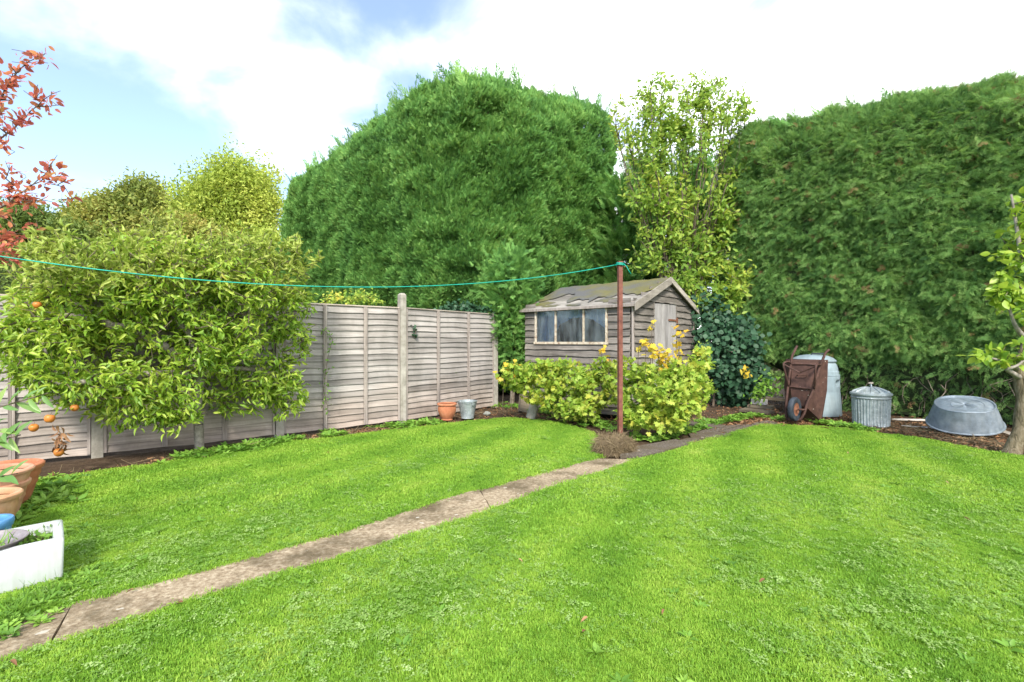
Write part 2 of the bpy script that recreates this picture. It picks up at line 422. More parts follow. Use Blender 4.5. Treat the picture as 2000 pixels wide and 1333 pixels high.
M['grass'] = leaf_mat('grass_blade', [(0, (.095,.23,.024)), (.35, (.19,.375,.040)), (.65, (.295,.485,.058)), (1, (.45,.57,.12))], .45, .5, 1.3, .6, .2, bands=R(25))
M['clover'] = leaf_mat('clover_leaf', [(0, (.12,.25,.035)), (.5, (.24,.41,.08)), (1, (.45,.58,.24))], .42, .45, 3, .4, .35)
M['hay'] = leaf_mat('dry_grass', [(0, (.05,.035,.02)), (.4, (.17,.125,.07)), (.8, (.32,.25,.15)), (1, (.17,.20,.05))], .2, .8, 4, .4)
M['far_a'] = leaf_mat('oak_leaf', [(0, (.12,.18,.035)), (.4, (.24,.29,.06)), (.75, (.36,.36,.08)), (1, (.46,.30,.10))], .3, .6, .28, .5)
M['far_b'] = leaf_mat('birch_leaf', [(0, (.20,.30,.05)), (.5, (.36,.46,.07)), (1, (.52,.54,.11))], .35, .6, .35, .45)
M['far_c'] = leaf_mat('far_green_leaf', [(0, (.06,.12,.03)), (.5, (.14,.21,.04)), (1, (.26,.29,.06))], .3, .6, .3, .5)
M['oleander'] = leaf_mat('laurel_leaf', [(0, (.10,.22,.06)), (.5, (.17,.31,.08)), (1, (.30,.42,.12))], .35, .35, 2, .3, .5)

# ------------------------------------------------------------------ foliage machinery
def frames(D, N):
    """columns x = width, y = direction, z = normal; (n,3,3)"""
    D = D / np.maximum(np.linalg.norm(D, axis=1, keepdims=True), 1e-6)
    X = np.cross(D, N); X /= np.maximum(np.linalg.norm(X, axis=1, keepdims=True), 1e-6)
    Z = np.cross(X, D)
    return np.stack([X, D, Z], axis=2)

def rand_unit(n):
    v = rng.normal(size=(n, 3)); return v / np.linalg.norm(v, axis=1, keepdims=True)

def euler(Rm):
    ry = np.arcsin(np.clip(-Rm[:, 2, 0], -1, 1)); rx = np.arctan2(Rm[:, 2, 1], Rm[:, 2, 2]); rz = np.arctan2(Rm[:, 1, 0], Rm[:, 0, 0])
    return np.stack([rx, ry, rz], axis=1)

_gn = {}
def gn_tree(protos):
    key = tuple(p.name for p in protos)
    if key in _gn: return _gn[key]
    ng = bpy.data.node_groups.new('scatter', 'GeometryNodeTree')
    ng.interface.new_socket('Geometry', in_out='INPUT', socket_type='NodeSocketGeometry')
    ng.interface.new_socket('Geometry', in_out='OUTPUT', socket_type='NodeSocketGeometry')
    n, l = ng.nodes, ng.links
    gi = n.new('NodeGroupInput'); go = n.new('NodeGroupOutput'); ip = n.new('GeometryNodeInstanceOnPoints')
    jn = n.new('GeometryNodeJoinGeometry')
    for p in reversed(protos):
        oi = n.new('GeometryNodeObjectInfo'); oi.inputs['Object'].default_value = p; oi.inputs['As Instance'].default_value = True
        l.new(oi.outputs['Geometry'], jn.inputs[0])
    def att(nm, dt):
        a = n.new('GeometryNodeInputNamedAttribute'); a.data_type = dt; a.inputs['Name'].default_value = nm
        return a.outputs['Attribute']
    l.new(gi.outputs[0], ip.inputs['Points']); l.new(jn.outputs[0], ip.inputs['Instance'])
    ip.inputs['Pick Instance'].default_value = True
    l.new(att('vid', 'INT'), ip.inputs['Instance Index'])
    l.new(att('rot', 'FLOAT_VECTOR'), ip.inputs['Rotation']); l.new(att('scl', 'FLOAT'), ip.inputs['Scale'])
    l.new(ip.outputs[0], go.inputs[0])
    _gn[key] = ng
    return ng

def scatter(name, P, Rm, S, protos, parent=None, vid=None):
    n = len(P)
    me = bpy.data.meshes.new(name); me.vertices.add(n); me.vertices.foreach_set('co', np.asarray(P, np.float32).ravel())
    a = me.attributes.new('rot', 'FLOAT_VECTOR', 'POINT'); a.data.foreach_set('vector', euler(Rm).astype(np.float32).ravel())
    a = me.attributes.new('scl', 'FLOAT', 'POINT'); a.data.foreach_set('value', np.asarray(S, np.float32))
    a = me.attributes.new('vid', 'INT', 'POINT')
    a.data.foreach_set('value', (rng.integers(0, len(protos), n) if vid is None else np.asarray(vid)).astype(np.int32))
    o = bpy.data.objects.new(name, me); o.parent = parent; col.objects.link(o)
    md = o.modifiers.new('scatter', 'NODES'); md.node_group = gn_tree(protos)
    o['kind'] = 'stuff'
    return o

def proto(name, V, Fc, mat):
    me = np_mesh(name, V, Fc); me.materials.append(mat)
    return bpy.data.objects.new(name, me)

def joined(name, pv, pf, P, Rm, S, mat, parent=None, smooth=False):
    pv = np.asarray(pv, float); pf = np.asarray(pf)
    n = len(P); k = len(pv)
    V = np.einsum('nij,kj->nki', Rm, pv) * np.asarray(S).reshape(-1, 1, 1) + np.asarray(P)[:, None, :]
    Fc = (pf[None] + (np.arange(n) * k)[:, None, None]).reshape(-1, pf.shape[1])
    tint = np.repeat(rng.random(n), k)
    me = np_mesh(name, V.reshape(-1, 3), Fc, smooth, tint); me.materials.append(mat)
    o = bpy.data.objects.new(name, me); o.parent = parent; col.objects.link(o)
    return o

def leaves(parent, pv, pf, P, Rm, S, mat, singles=300, name='leaf'):
    """the leaves that show largest are parts of their own; the rest is one part of kind stuff"""
    P = np.asarray(P); S = np.asarray(S); P0_ = np.array(parent.location)
    size = S / np.maximum(P[:, 1], .5)
    inview = (np.abs(P[:, 0]) < P[:, 1] * 1.06) & (np.abs(P[:, 2] - H) < P[:, 1] * .7)
    sc = size * inview + rng.random(len(P)) * 1e-3 * size
    order = np.argsort(-sc)
    one = order[:singles]; rest = order[singles:]
    if len(rest):
        joined(name + '_mass', pv, pf, P[rest] - P0_, Rm[rest], S[rest], mat, parent)['kind'] = 'stuff'
    if len(one):
        me = np_mesh(name, pv, pf); me.materials.append(mat)
        eu = euler(Rm[one])
        for i, k in enumerate(one):
            o = bpy.data.objects.new(name, me); o.location = P[k] - P0_; o.rotation_euler = eu[i]; o.scale = (S[k],) * 3
            o.parent = parent; col.objects.link(o)

# leaf shapes, unit length along +Y
def leaf_shape(w=.45, fold=.12, curl=.15, seg=4):
    V = []; ys = np.linspace(0, 1, seg + 1)
    for y in ys:
        ww = w * .5 * math.sin(math.pi * min(1, max(0, y)) ** .8) ** .8 if 0 < y < 1 else 0.012
        z = -curl * y * y
        V += [(-ww, y, z + fold * ww * 2), (0, y, z), (ww, y, z + fold * ww * 2)]
    Fc = []
    for i in range(seg):
        a = i * 3
        Fc += [(a, a+1, a+4, a+3), (a+1, a+2, a+5, a+4)]
    return np.array(V), np.array(Fc)
LEAF = leaf_shape()
LEAF3 = leaf_shape(seg=3)
LEAF_CURL = leaf_shape(.36, .45, .35)
LONG = leaf_shape(.26, .25, .12, 5)

def palmate():
    pts = []; tips = [(-150, .55), (-105, .38), (-75, .85), (-45, .5), (0, 1.0), (45, .5), (75, .85), (105, .38), (150, .55)]
    tips = [(-140,.45),(-85,.78),(-55,.50),(-38,.86),(-18,.62),(0,1.0),(18,.62),(38,.86),(55,.50),(85,.78),(140,.45)]
    V = [(0, .15, 0)]
    for a, r in tips:
        t = R(a); V.append((math.sin(t)*r*.6, .25 + math.cos(t)*r*.7, .10*r*abs(math.sin(t*2)) - .08*r))
    Fc = [(0, i, i+1) for i in range(1, len(tips))]
    return np.array(V), np.array(Fc)[:, ::-1]
PALM = palmate()

def spray(npairs=9, w=.32, ang=38, droop=.15, thick=.028, sub=0, seed=0):
    """flat scale-leaf spray: central stem with alternating tapering side branchlets (single triangles)"""
    r = random.Random(seed); V = []; Fc = []
    def strip(p, d, L, t, nrm=(0, 0, 1)):
        d = Vector(d).normalized(); s = d.cross(Vector(nrm)).normalized()
        n = len(V); p = Vector(p); q = p + d * L; q.z -= droop * L * L
        m = p + d * L * .5
        V.extend([tuple(p), tuple(m + s*t), tuple(q), tuple(m - s*t)])
        Fc.append((n, n+1, n+2, n+3)); return q
    strip((0,0,0), (0,1,0), 1.0, thick*.8)
    for i in range(npairs):
        y = .08 + .86 * i / npairs
        L = w * (1.15 - .75 * y) * r.uniform(.75, 1.2)
        for sgn in (-1, 1):
            a = R(ang + r.uniform(-8, 8)); z = r.uniform(-.12, .22)
            p = (0, y + r.uniform(-.02, .02), -droop * y * y)
            q = strip(p, (sgn*math.sin(a), math.cos(a), z), L, thick * (1.3 if not sub else .8))
            for j in range(sub):
                f = (j + 1) / (sub + 1)
                pp = Vector(p).lerp(q, f)
                for s2 in (-1, 1):
                    a2 = a * sgn + s2 * R(38)
                    strip(pp, (math.sin(a2), math.cos(a2), z), L * .42 * (1.2 - f), thick)
    return np.array(V), np.array(Fc)

def tube_segments(name, P0, P1, r0, r1, mat, parent, n=5, kind=None):
    """many tapered limbs as one mesh"""
    P0 = np.asarray(P0, float); P1 = np.asarray(P1, float); r0 = np.asarray(r0, float)[:, None]; r1 = np.asarray(r1, float)[:, None]
    D = P1 - P0; D /= np.maximum(np.linalg.norm(D, axis=1, keepdims=True), 1e-6)
    ref = np.where(np.abs(D[:, 2:3]) > .9, np.array([[1., 0, 0]]), np.array([[0, 0, 1.]]))
    a = np.cross(D, ref); a /= np.linalg.norm(a, axis=1, keepdims=True); b = np.cross(D, a)
    rings = []
    for P, r in ((P0, r0), (P1, r1)):
        for k in range(n):
            t = 2*math.pi*k/n; rings.append(P + (a*math.cos(t) + b*math.sin(t)) * r)
    V = np.stack(rings, axis=1)
    fs = np.array([(k, (k+1) % n, n + (k+1) % n, n + k) for k in range(n)])
    Fc = (fs[None] + (np.arange(len(P0)) * 2*n)[:, None, None]).reshape(-1, 4)
    me = np_mesh(name, V.reshape(-1, 3), Fc, True); me.materials.append(mat)
    o = bpy.data.objects.new(name, me); o.parent = parent; col.objects.link(o)
    if kind: o['kind'] = kind
    return o

def colonise(skel, targets, step=.16, wob=.02, up=0.0):
    """skel: list of polylines (np arrays) sharing their first points; grows a twig to every target.
    returns node positions, parent index, tip node of each target (sorted order), order"""
    nodes = []; par = []
    for line in skel:
        prev = -1
        if nodes:
            d = np.linalg.norm(np.array(nodes) - line[0], axis=1); prev = int(np.argmin(d))
            pts = line[1:]
        else: pts = line
        for p in pts:
            if prev >= 0:
                q = np.array(nodes[prev]); L = np.linalg.norm(p - q); m = max(1, int(L / step))
                for i in range(1, m + 1):
                    x = q + (p - q) * i / m + (rng.normal(size=3) * wob if i < m else 0)
                    nodes.append(x); par.append(prev); prev = len(nodes) - 1
            else:
                nodes.append(np.array(p, float)); par.append(-1); prev = 0
    arr = np.zeros((len(nodes) + len(targets) * 12 + 10, 3)); n = len(nodes); arr[:n] = nodes
    T = np.asarray(targets, float)
    d0 = np.min(np.linalg.norm(T[:, None] - arr[None, :n], axis=2), axis=1)
    order = np.argsort(d0); tips = []
    for t in T[order]:
        v = arr[:n] - t
        cost = np.linalg.norm(v, axis=1) + .6 * np.maximum(0, v[:, 2])     # prefer to come from below
        j = int(np.argmin(cost)); q = arr[j]; L = np.linalg.norm(t - q); m = min(10, max(1, int(L / step))); prev = j
        for i in range(1, m + 1):
            f = i / m; x = q + (t - q) * f; x = x + rng.normal(size=3) * wob; x[2] -= up * math.sin(math.pi * f) * L * .2
            arr[n] = x; par.append(prev); prev = n; n += 1
        tips.append(prev)
    return arr[:n], np.array(par), np.array(tips), order

def limb_radii(par, r_tip, power=2.3):
    n = len(par); load = np.zeros(n); child = np.zeros(n, int)
    for i in range(n - 1, 0, -1):
        if child[i] == 0: load[i] = 1
        if par[i] >= 0: load[par[i]] += load[i]; child[par[i]] += 1
    return r_tip * np.maximum(load, 1) ** (1 / power)

def limbs(parent, nodes, par, rad, rmax, mat_thick, mat_thin, thick_at=.012, name='branches'):
    i = np.arange(1, len(par)); i = i[par[i] >= 0]; rad = np.minimum(rad, rmax)
    thick = rad[i] > thick_at
    a = i[thick]
    if len(a): tube_segments('trunk', nodes[par[a]], nodes[a], rad[par[a]], rad[a], mat_thick, parent, 8)
    b = i[~thick]
    if len(b): tube_segments(name, nodes[par[b]], nodes[b], np.minimum(rad[par[b]], thick_at), rad[b], mat_thin, parent, 4, 'stuff')

def tip_leaves(nodes, par, tips, per, length, droop=.3, back=2, up=.5, spread=.04, outward=None, sz=(.7, 1.15)):
    """leaves round the last bits of each twig"""
    P = []; D = []; N = []
    for t in tips:
        chain = [t]
        for _ in range(back):
            if par[chain[-1]] > 0: chain.append(par[chain[-1]])
        pts = nodes[chain]; ax = pts[0] - pts[-1] if len(pts) > 1 else np.array([0, 0, 1.]); ax = ax / (np.linalg.norm(ax) + 1e-6)
        f = rng.random(per) * (len(pts) - 1); k = np.minimum(f.astype(int), max(len(pts) - 2, 0)); fr = (f - k)[:, None]
        q = pts[k] * (1 - fr) + pts[np.minimum(k + 1, len(pts) - 1)] * fr
        P.append(q + rng.normal(size=(per, 3)) * spread)
        d = rand_unit(per) + ax * .8; d[:, 2] -= droop
        D.append(d); nn = rand_unit(per) * .7; nn[:, 2] += up; N.append(nn)
    P = np.concatenate(P); D = np.concatenate(D); N = np.concatenate(N)
    S = length * rng.uniform(sz[0], sz[1], len(P))
    return P, frames(D, N), S

def ell_points(n, c, r, shell=.0):
    v = rand_unit(n); q = rng.random(n) ** (1/3); q = shell + (1 - shell) * q
    return np.array(c) + v * q[:, None] * np.array(r)

# ------------------------------------------------------------------ ground, lawn, path
D_IN = Vector((.722, .692, 0))            # direction of the fence and path, away from the camera
me = MB()
me.add([(-600, -300, -.03), (600, -300, -.03), (600, 1500, -.03), (-600, 1500, -.03)], [(0, 1, 2, 3)])
ground = me.build('ground', M['soil']); tag(ground, kind='structure')

def poly(pts): return [G(*p) if len(p) == 2 else Vector((p[0], p[1], 0)) for p in pts]
upper = poly([(99, 1191), (400, 1117), (700, 1031), (890, 968), (972, 948), (1090, 915), (1170, 894)])
lower = poly([(21, 1287), (400, 1167), (700, 1081), (963, 997), (1120, 943), (1254, 898)])
left_lawn = [Vector((-3.6, 1.6, 0)), Vector((-3.3, .9, 0))] and []
ub = upper[0] - D_IN * 3.2; lb = lower[0] - D_IN * 3.2
left_lawn = [Vector((-5.2, 2.6, 0)), ub] + upper + poly([(1182, 868), (1150, 845), (1090, 826), (1000, 817), (900, 825), (800, 838), (700, 849), (560, 866), (450, 884), (300, 908), (180, 924), (85, 942)])
left_lawn[0] = Vector((-5.6, 2.4, 0))
right_lawn = [lb] + lower + poly([(1330, 876), (1430, 851), (1490, 832), (1540, 834), (1600, 838), (1700, 845), (1800, 858), (1960, 889)]) + \
    [Vector((8.5, 3.6, 0)), Vector((8.5, -1.5, 0)), Vector((-2, -1.8, 0))]

def inside(poly2, P):
    x, y = P[:, 0], P[:, 1]; r = np.zeros(len(P), bool); n = len(poly2)
    for i in range(n):
        x0, y0 = poly2[i][0], poly2[i][1]; x1, y1 = poly2[(i+1) % n][0], poly2[(i+1) % n][1]
        c = ((y0 > y) != (y1 > y)) & (x < (x1 - x0) * (y - y0) / (y1 - y0 + 1e-12) + x0); r ^= c
    return r

def ragged(ps, amp=.02, step=.09):
    out = []
    for i, p in enumerate(ps):
        q = ps[(i+1) % len(ps)]; L = (q - p).length; m = max(1, int(L / step)) if L < 8 else 1
        for k in range(m):
            x = p.lerp(q, k / m); out.append(Vector((x.x + random.uniform(-amp, amp), x.y + random.uniform(-amp, amp), 0)))
    return out

def sheet(name, ps, z, mat, thick=None):
    import bmesh
    bm = bmesh.new(); vs = [bm.verts.new((p.x, p.y, z)) for p in ps]; f = bm.faces.new(vs)
    if f.normal.z < 0 or f.calc_area() and (f.normal_update() or f.normal.z < 0): f.normal_flip()
    if thick:
        ex = bmesh.ops.extrude_face_region(bm, geom=[f]); 
        for v in [g for g in ex['geom'] if isinstance(g, bmesh.types.BMVert)]: v.co.z -= thick
        bmesh.ops.recalc_face_normals(bm, faces=bm.faces)
    bmesh.ops.triangulate(bm, faces=[x for x in bm.faces if len(x.verts) > 4])
    me = bpy.data.meshes.new(name); bm.to_mesh(me); bm.free()
    return link(name, me, mat)
tag(sheet('lawn', ragged(left_lawn), 0.0, M['lawn'], .02), kind='structure')
tag(sheet('lawn', ragged(right_lawn), 0.0, M['lawn'], .02), kind='structure')

path = empty('path'); tag(path, kind='structure')
def lerp_edge(edge, x):      # point on an edge polyline at world X
    for a, b in zip(edge, edge[1:]):
        if a.x <= x <= b.x: return a.lerp(b, (x - a.x) / (b.x - a.x))
    return edge[0] + (edge[1] - edge[0]) * ((x - edge[0].x) / (edge[1].x - edge[0].x)) if x < edge[0].x else edge[-1]
def slab(ps, z, mat, thick=.05):
    o = sheet('slab', ragged([Vector((p.x, p.y, 0)) for p in ps], .005, .10), z, mat, thick); o.parent = path
    return o
def run(xu0, xu1, xl0, xl1, z, mat):
    up_ = [lerp_edge(upper, xu0 + (xu1 - xu0) * k / 8) for k in range(9)]
    lo_ = [lerp_edge(lower, xl0 + (xl1 - xl0) * k / 8) for k in range(9)]
    slab(lo_ + up_[::-1], z, mat)
run(-3.6, -2.206, -3.4, -2.006, .004, M['slab'])
run(-2.20, -.296, -2.00, -.161, .007, M['slab'])
run(-.288, .94, -.153, 1.43, .002, M['slab'])
slab(poly([(1212, 893), (1235, 878), (1320, 862), (1345, 872), (1255, 896), (1225, 893)]), .03, M['slab_dark'])
slab(poly([(1325, 862), (1400, 845), (1432, 850), (1350, 872)]), .012, M['slab_dark'])
slab(poly([(1405, 844), (1460, 830), (1490, 834), (1437, 849)]), .008, M['slab_dark'])
slab(poly([(1345, 848), (1395, 834), (1455, 829), (1402, 843), (1350, 856)]), .004, M['slab_dark'])
slab(poly([(1465, 829), (1500, 821), (1530, 830), (1494, 833)]), .006, M['slab_dark'])

# ------------------------------------------------------------------ fence
fence = empty('fence', (-6.37, 4.34, 0))
tag(fence, 'weathered grey lap panel fence with concrete posts behind the apple tree', 'fence')
FP = [Vector((-6.37, 4.34, 0)), Vector((-4.816, 5.47, 0)), Vector((-3.264, 6.60, 0)), Vector((-1.819, 7.785, 0)), Vector((-.36, 9.60, 0))]
FO = FP[0]
ptop = [1.95, 1.92, 1.96, 2.11, 1.86]
for i, p in enumerate(FP):
    b = MB(); h = ptop[i]
    b.box(-.052, .052, -.052, .052, -.03, h - .03)
    b.add([(-.052,-.052,h-.03),(.052,-.052,h-.03),(.052,.052,h-.03),(-.052,.052,h-.03),(-.03,-.03,h),(.03,-.03,h),(.03,.03,h),(-.03,.03,h)],
          [(0,1,5,4),(1,2,6,5),(2,3,7,6),(3,0,4,7),(4,5,6,7)])
    b.build('post', M['concrete'], fence, p - FO, (0, 0, R(41)))
def slat_mesh(k):
    r = random.Random(k); b = MB(); n = 14; L = 1.0; vs = []
    ph = r.uniform(0, 9); wav = lambda x: .006*math.sin(x*7+ph) + .004*math.sin(x*19+ph*2) + r.uniform(-.0015, .0015)
    for i in range(n+1):
        x = L*i/n; w = wav(x)
        vs += [(x, -.030, w), (x, -.005, .112), (x, 0.003, .112), (x, -.016, w)]
    fs = []
    for i in range(n):
        a = i*4; fs += [(a, a+4, a+5, a+1), (a+1, a+5, a+6, a+2), (a+2, a+6, a+7, a+3), (a+3, a+7, a+4, a)]
    fs += [(0,1,2,3), (n*4+3, n*4+2, n*4+1, n*4)]
    b.add(vs, fs); return b.mesh('slat')
slats = [slat_mesh(k) for k in range(6)]
for s in slats: s.materials.append(M['fence'])
for i in range(4):
    a, c = FP[i], FP[i+1]; d = c - a; L = d.length; ang = math.atan2(d.y, d.x)
    x0, x1 = .056, L - .056
    ht = [1.80, 1.835, 1.855, 1.86][i]
    b = MB()
    for xx in (x0, x1 - .035): b.box(xx, xx + .035, .001, .03, .03, ht)
    b.box(x0 + .036, x1 - .036, .001, .03, ht - .045, ht - .002)
    pn = b.build('fence_panel', M['fence_edge'], fence, a - FO, (0, 0, ang))
    b = MB(); b.box(x0, x1, -.035, .035, ht + .001, ht + .018)
    cp = b.build('cap_rail', M['cap'], pn)
    cp.rotation_euler = (0, R(random.uniform(-.15, .15)), 0)
    n = 20; ex = (ht - .02) / n
    for k in range(n):
        o = link('slat', slats[random.randrange(6)], None, pn, (x0 + .002, -.001 - .0006 * (k % 3), .012 + k * ex), (R(random.uniform(-.5, .5)), R(random.uniform(-.12, .12)), 0), (x1 - x0 - .004, 1, ex / .0925))
    for f in ((.33, .66) if i else (.33, .643)):
        xb = L * f
        for dx in (-.014, .014):
            b = MB(); b.box(xb + dx - .0125, xb + dx + .0125, -.052, -.031, .02, ht - .005)
            b.build('batten', M['fence_edge'], pn)
    b = MB(); b.box(x0, x0 + .03, -.042, -.0235, .02, ht - .005); b.build('batten', M['fence_edge'], pn)
    b = MB(); b.box(x1 - .03, x1, -.042, -.0235, .02, ht - .005); b.build('batten', M['fence_edge'], pn)

# ------------------------------------------------------------------ shed
shed = empty('shed', (2.02, 7.9, 0), math.atan2(.74, .673))
tag(shed, 'old weathered wooden garden shed with a three pane window and mossy felt roof', 'shed')
LW, EW, EV, RD = 2.35, 2.60, 1.97, 2.47     # long wall, end wall, eaves, ridge
def board(length, h, seed):
    r = random.Random(seed); b = MB(); n = max(3, int(length / .12)); vs = []
    ph = r.uniform(0, 9)
    for i in range(n+1):
        x = length*i/n; w = .006*math.sin(x*6+ph) + .004*math.sin(x*17+ph*3) + r.uniform(-.003, .003)
        o = r.uniform(-.002, .002)
        vs += [(x, -.038+o, w), (x, -.004, h+.02), (x, .004, h+.02), (x, -.020, w)]
    fs = []
    for i in range(n):
        a = i*4; fs += [(a, a+4, a+5, a+1), (a+1, a+5, a+6, a+2), (a+2, a+6, a+7, a+3), (a+3, a+7, a+4, a)]
    fs += [(0,1,2,3), (n*4+3, n*4+2, n*4+1, n*4)]
    b.add(vs, fs); return b.mesh('board')
def put_board(side, s0, s1, z, h, seed):
    if s1 - s0 < .05: return
    m = board(s1 - s0, h, seed)
    if side == 'end': link('board', m, M['shed'], shed, (s0, -.002, z), (R(random.uniform(-.6, .6)), R(random.uniform(-.25, .25)), 0))
    else: link('board', m, M['shed'], shed, (-.002, s1, z), (R(random.uniform(-.6, .6)), R(random.uniform(-.2, .2)), R(-90)))
wy0, wy1, wz0, wz1 = .463, 2.087, 1.27, 1.93
ex = .1235; k = 0; z = .05
while z < 2.42:
    if z < EV - .03:
        if z + ex * .6 > wz0 and z + ex*.4 < wz1 + .05:
            put_board('long', .03, wy0 - .012, z, ex, k); put_board('long', wy1 + .012, LW, z, ex, k + 50)
        else: put_board('long', .03, LW, z, ex, k)
    lo, hi = (.03, EW - .03) if z < EV - .05 else ((z + .06 - EV) / (RD - EV) * EW/2, EW - (z + .06 - EV) / (RD - EV) * EW/2)
    if z < 2.06 - .04:
        put_board('end', lo, .755, z, ex, k + 100); put_board('end', 1.705, hi, z, ex, k + 150)
    else: put_board('end', lo, hi, z, ex, k + 200)
    z += ex; k += 1
b = MB()   # inner carcass: closes the walls; its near-black colour paints in the unlit inside
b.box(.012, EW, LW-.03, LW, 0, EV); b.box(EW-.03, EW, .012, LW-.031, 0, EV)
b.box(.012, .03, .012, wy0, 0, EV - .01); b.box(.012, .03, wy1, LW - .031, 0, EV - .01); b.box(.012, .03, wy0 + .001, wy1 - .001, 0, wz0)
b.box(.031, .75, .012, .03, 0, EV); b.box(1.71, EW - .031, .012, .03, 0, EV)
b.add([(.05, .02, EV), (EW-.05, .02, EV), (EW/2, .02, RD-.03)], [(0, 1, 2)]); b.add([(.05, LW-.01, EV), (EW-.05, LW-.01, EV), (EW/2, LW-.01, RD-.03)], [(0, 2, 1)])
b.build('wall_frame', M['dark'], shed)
b = MB(); b.box(-.036, -.004, -.036, -.004, .02, EV + .02); b.build('corner_post', M['fence_edge'], shed)
b = MB(); b.box(EW - .03, EW + .01, -.034, -.004, .02, EV); b.build('corner_post', M['fence_edge'], shed)
# window
b = MB(); t = .035
b.box(-.045, .0, wy0, wy1, wz1 - t, wz1); b.box(-.052, .0, wy0 - .02, wy1 + .02, wz0 - .01, wz0 + t)
b.box(-.045, .0, wy0, wy0 + t, wz0 + t + .001, wz1 - t - .001); b.box(-.045, .0, wy1 - t, wy1, wz0 + t + .001, wz1 - t - .001)
win = b.build('window', M['frame_paint'], shed)
cuts = [wy0 + t, .954, 1.584, wy1 - t]
for y in (.954, 1.584):
    b = MB(); b.box(-.042, -.002, y - .016, y + .016, wz0 + t + .001, wz1 - t - .001); b.build('glazing_bar', M['frame_paint'], win)
for y0, y1 in zip(cuts, cuts[1:]):
    b = MB(); g0 = y0 + (.017 if y0 > cuts[0] else .001); g1 = y1 - (.017 if y1 < cuts[-1] else .001)
    b.box(-.022, -.018, g0, g1, wz0 + t + .002, wz1 - t - .002); b.build('pane', M['glass'], win)
# blue sheet hanging inside, in folds
b = MB(); nx, nzs = 40, 14; vs = []; fs = []
for i in range(nx+1):
    y = wy0 - .1 + (wy1 - wy0 + .2) * i / nx
    arch = 1.30 + .46 * math.sqrt(max(0, 1 - ((y - 1.15) / .62) ** 2)) if abs(y - 1.15) < .62 else 1.16
    for j in range(nzs+1):
        zz = arch + (2.0 - arch) * j / nzs
        vs.append((.13 + .03*math.sin(y*23) + .02*math.sin(y*41 + zz*6) , y, zz))
for i in range(nx):
    for j in range(nzs): a = i*(nzs+1)+j; fs.append((a, a+1, a+nzs+2, a+nzs+1))
b.add(vs, fs)
st = b.build('blue_sheet', M['sheet_blue'], None, shed.location, (0, 0, shed.rotation_euler.z), True)
tag(st, 'crumpled blue sheet hanging inside behind the shed window', 'sheet')
# door: planks on a ledge frame
b = MB(); b.box(.77, 1.69, .004, .02, 1.6, 1.72)
door = b.build('door', M['old_timber'], shed)
xw = .765; npk = 8; wpk = (1.695 - .765) / npk
for i in range(npk):
    b = MB(); top = 2.0 + random.uniform(-.006, .006) + .003 * i
    b.box(xw + .003, xw + wpk - .003, -.022 - random.uniform(0, .004), .003, .10 + random.uniform(0, .05), top)
    b.build('plank', M['door'], door); xw += wpk
b = MB(); b.box(1.35, 1.74, -.040, -.028, 1.70, 1.735); b.box(1.70, 1.76, -.042, -.028, 1.67, 1.77)
b.build('hinge', M['rust_orange'], door)
b = MB(); b.box(.74, .764, -.032, -.003, .06, 2.06); b.box(1.697, 1.72, -.032, -.003, .06, 2.06); b.box(.74, 1.72, -.034, -.003, 2.061, 2.13)
b.build('door_frame', M['shed'], shed)
b = MB(); b.box(.765, 1.69, .05, .06, .05, 2.06); b.build('door_gap_dark', M['dark'], shed)  # added black sheet, paints the dark seen through the door gaps
# roof: boards, then torn felt over the upper part
sl = math.atan2(RD + .015 - EV, EW / 2); slen = (EW / 2) / math.cos(sl) + .11
rf = MB(); rf.box(EW/2 - .03, EW/2 + .03, -.05, LW + .06, RD - .09, RD - .005); roof = rf.build('roof', M['old_timber'], shed)
M['roof_board'] = wood_mat('roof_board_wood', (.05, .047, .043), (.21, .195, .175), (.36, .34, .305), grain=30, bstr=1)
for side in (0, 1):
    for k in range(6):
        w = slen / 6
        b = MB(); b.box(-(LW + .16), 0, 0, w - .004, -.009, .009)
        u = k * w
        if side == 0: loc = (EW/2 - (slen - u) * math.cos(sl), -.09, RD + .012 - (slen - u) * math.sin(sl)); rot = Matrix.Rotation(0, 3, 'X')
        # local x -> -y of shed, local y -> up the slope
            
        if side == 0:
            X = Vector((0, -1, 0)); Yv = Vector((math.cos(sl), 0, math.sin(sl)))
        else:
            X = Vector((0, -1, 0)); Yv = Vector((-math.cos(sl), 0, math.sin(sl)))
            loc = (EW/2 + (slen - u) * math.cos(sl), -.09, RD + .012 - (slen - u) * math.sin(sl))
        Z = X.cross(Yv)
        o = b.build('roof_board', M['roof_board'], roof)
        o.matrix_local = Matrix.Translation(loc) @ Matrix((X, Yv, Z)).transposed().to_4x4()
for side in (0, 1):
    b = MB(); nx, ny = 44, 14; vs = []; fs = []
    sg = -1 if side == 0 else 1
    for i in range(nx+1):
        y = -.09 + (LW + .16) * i / nx
        low = slen * (.55 + .12*math.sin(y*3.1) + .07*math.sin(y*9+1) + .04*math.sin(y*23) + (.28 if .9 < y < 1.6 else 0)) if side == 0 else slen * .97
        for j in range(ny+1):
            u = low * (1 - j/ny); zz = RD + .012 - u*math.sin(sl) + .030 + .006*math.sin(y*13+u*9) + .003*math.sin(y*31)
            vs.append((EW/2 + sg*u*math.cos(sl) , y, zz))
    for i in range(nx):
        for j in range(ny): a = i*(ny+1)+j; fs.append((a, a+1, a+ny+2, a+ny+1) if side else (a, a+ny+1, a+ny+2, a+1))
    b.add(vs, fs); b.build('roofing_felt', M['felt'], roof, smooth=True)
